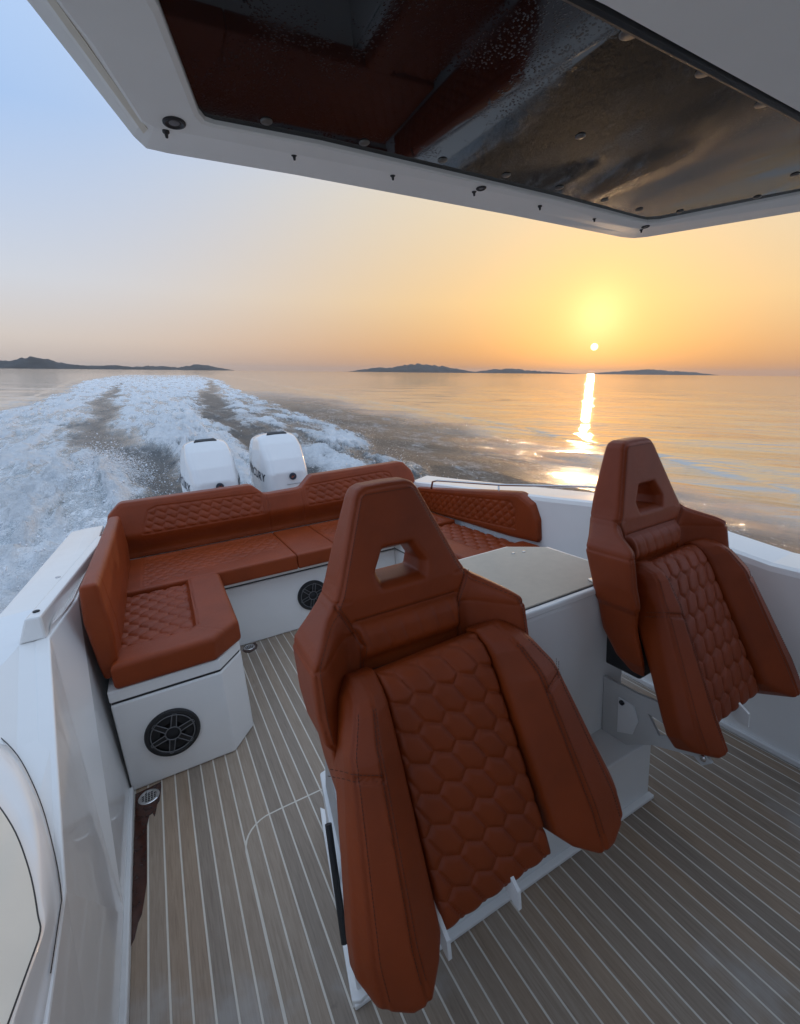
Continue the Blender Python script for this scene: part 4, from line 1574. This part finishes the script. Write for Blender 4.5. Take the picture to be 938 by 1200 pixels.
# ================================================================== HARDTOP
top = root('hardtop', (0.9, 0.4, 2.15), 'white overhead hardtop with a smoked glass sunroof', 'hardtop')
R_OUT = [(-.40, -2.4), (-.40, .10), (-.047, .838), (.070, 1.135), (.092, 1.176), (.13, 1.183), (.40, 1.192), (1.10, 1.243), (1.68, 1.288), (1.745, 1.285), (1.79, 1.262), (2.116, .91), (2.33, .66), (2.33, -2.4)]
R_CR = [(-.30, -2.4), (-.30, .14), (.028, .86), (.084, 1.020), (.102, 1.034), (.15, 1.037), (.40, 1.046), (1.10, 1.072), (1.54, 1.142), (1.585, 1.140), (1.622, 1.104), (1.923, .83), (2.11, .64), (2.11, -2.4)]
R_GL = [(.00, .548), (.0, .552), (.106, .76), (.172, .972), (.184, .992), (.200, .997), (.40, .998), (1.10, 1.050), (1.515, 1.094), (1.56, 1.096), (1.600, 1.078), (1.826, .792), (2.0, .62), (2.0, .61)]
n = len(R_OUT)
zo = lambda r, z: [(x, y, z) for x, y in r]
mid_ = [((a[0] + b[0]) / 2, (a[1] + b[1]) / 2) for a, b in zip(R_OUT, R_CR)]
# outer lip, rounded: top edge, outer face, underside to the crease
lipl = [zo([(x * .985 + .015, y * .985) for x, y in R_OUT], 2.31), zo(R_OUT, 2.27), zo(R_OUT, 2.185), zo([(a[0] * .88 + b[0] * .12, a[1] * .88 + b[1] * .12) for a, b in zip(R_OUT, R_CR)], 2.170), zo(mid_, 2.162), zo(R_CR, 2.150)]
v_, f_ = loft(lipl)
part('lip', v_, f_, M['hardtop'], top, smooth=False)
# soffit: from the crease to the glass rim (ring), forward part closed
soff = [zo(R_CR, 2.1495), zo([(a[0] * .2 + b[0] * .8, a[1] * .2 + b[1] * .8) for a, b in zip(R_CR, R_GL)], 2.1495)]
rim_o = [(a[0] * .12 + b[0] * .88, a[1] * .12 + b[1] * .88) for a, b in zip(R_CR, R_GL)]
# only the aft 'U' of the ring follows the glass; the forward panel is a slab of its own
uo = R_CR[1:-1]
ug = R_GL[1:-1]
uo = [(uo[0][0], .548)] + uo[1:] if False else uo
v_, f_ = loft([zo(uo, 2.1495), zo([(a[0] * .1 + b[0] * .9, a[1] * .1 + b[1] * .9) for a, b in zip(uo, ug)], 2.1495), zo([(a[0] * .02 + b[0] * .98, a[1] * .02 + b[1] * .98) for a, b in zip(uo, ug)], 2.153), zo(ug, 2.17)])
part('soffit', v_, f_, M['hardtop'], top)
fw = [(-.30, -2.4), (2.11, -2.4), (2.11, .64), (2.0, .61), (1.288, .566), (.646, .534), (-.004, .530), (.004, .575), (-.296, .165), (-.31, .14)]
part('forward_panel', *bevel_mesh(*prism(fw, 2.147, 2.20), .006, 3, .4), M['hardtop'], top)
rim_pts = [(-.02, .515, 2.150), (.646, .541, 2.150), (1.288, .573, 2.150), (2.02, .62, 2.150)]
part('glass_seal', *tube([(p[0], p[1] + .004, 2.153) for p in rim_pts], .008, 8), M['rubber'], top)
gl = [(x, y) for x, y in R_GL[1:-1]] + [(2.02, .55), (-.03, .50)]
part('glass_panel', *prism(gl[::-1], 2.160, 2.168), M['glass'], top)
part('roof_skin', *prism([(x * .985 + .015, y * .985) for x, y in R_OUT][::-1], 2.30, 2.33), M['hardtop'], top)
part('lip_groove', *slab_poly([(-.30, .165, 2.158), (-.018, .800, 2.1595), (.086, 1.072, 2.160), (.092, 1.052, 2.1585), (-.008, .795, 2.1575), (-.292, .160, 2.155)], (0, 0, -.006)), M['hatch'], top, label='groove along the left lip, its warm light painted in cream')  # cream colour stands for the golden light caught in the groove
for lx, ly, rl in ((.133, 1.008, .019), (.842, 1.052, .013), (1.585, 1.118, .013)):
    d_ = part('downlight', *lathe([(0, -.01), (rl, -.01), (rl, .002), (rl * .8, .0035), (rl * .62, .0015), (0, .001)], (lx, ly, 2.1495), (0, 0, -1), 24), M['rubber'], top)
    part('lens', *lathe([(0, .001), (rl * .5, .001), (rl * .42, .002), (0, .0025)], (lx, ly, 2.1495), (0, 0, -1), 16), M['spoke'], d_)
for lx, ly in ((.121, 1.042), (.361, 1.053), (.599, 1.069), (.843, 1.082), (1.092, 1.103), (1.343, 1.124), (1.61, 1.151)):
    zz = 2.1495 if ly < 1.05 else 2.153
    d_ = part('clip', *lathe([(0, -.006), (.006, -.006), (.006, .002), (.0035, .0035), (.0024, .010), (0, .011)], (lx, ly, zz), (0, 0, -1), 10), M['rubber'], top)
for i, (lx, ly) in enumerate(((.743, .563), (.955, .573), (1.174, .585), (.910, .802), (.682, .985), (.875, .995), (1.065, 1.006), (1.265, 1.025), (1.445, 1.043), (1.60, 1.012), (1.735, .86), (1.66, .735), (.287, .970), (.486, .976))):
    r_ = .017 if i < 3 else .011
    part('stud', *lathe([(0, 0), (r_, 0), (r_, .0015), (r_ * .75, .0035), (0, .004)], (lx, ly, 2.160), (0, 0, -1), 18), M['stud'], top, smooth=True)

# ================================================================== AIR
M['haze'] = bpy.data.materials.new('evening_haze')
M['haze'].use_nodes = True
_ht = M['haze'].node_tree
for nd in list(_ht.nodes):
    _ht.nodes.remove(nd)
_ho = _ht.nodes.new('ShaderNodeOutputMaterial')
_hv = _ht.nodes.new('ShaderNodeVolumePrincipled')
_hv.inputs['Color'].default_value = (0.93, 0.90, 0.88, 1)
_hv.inputs['Density'].default_value = 2.6e-5
_hv.inputs['Anisotropy'].default_value = 0.3
_ht.links.new(_hv.outputs[0], _ho.inputs['Volume'])
hv_, hf_ = box(-23500, 23500, -23500, 23500, -8, 200)
hz = bpy.data.objects.new('haze', mesh_from('haze', hv_, hf_, M['haze']))
COL.objects.link(hz)
tag(hz, 'thin warm evening haze over the sea', None, None, 'stuff')
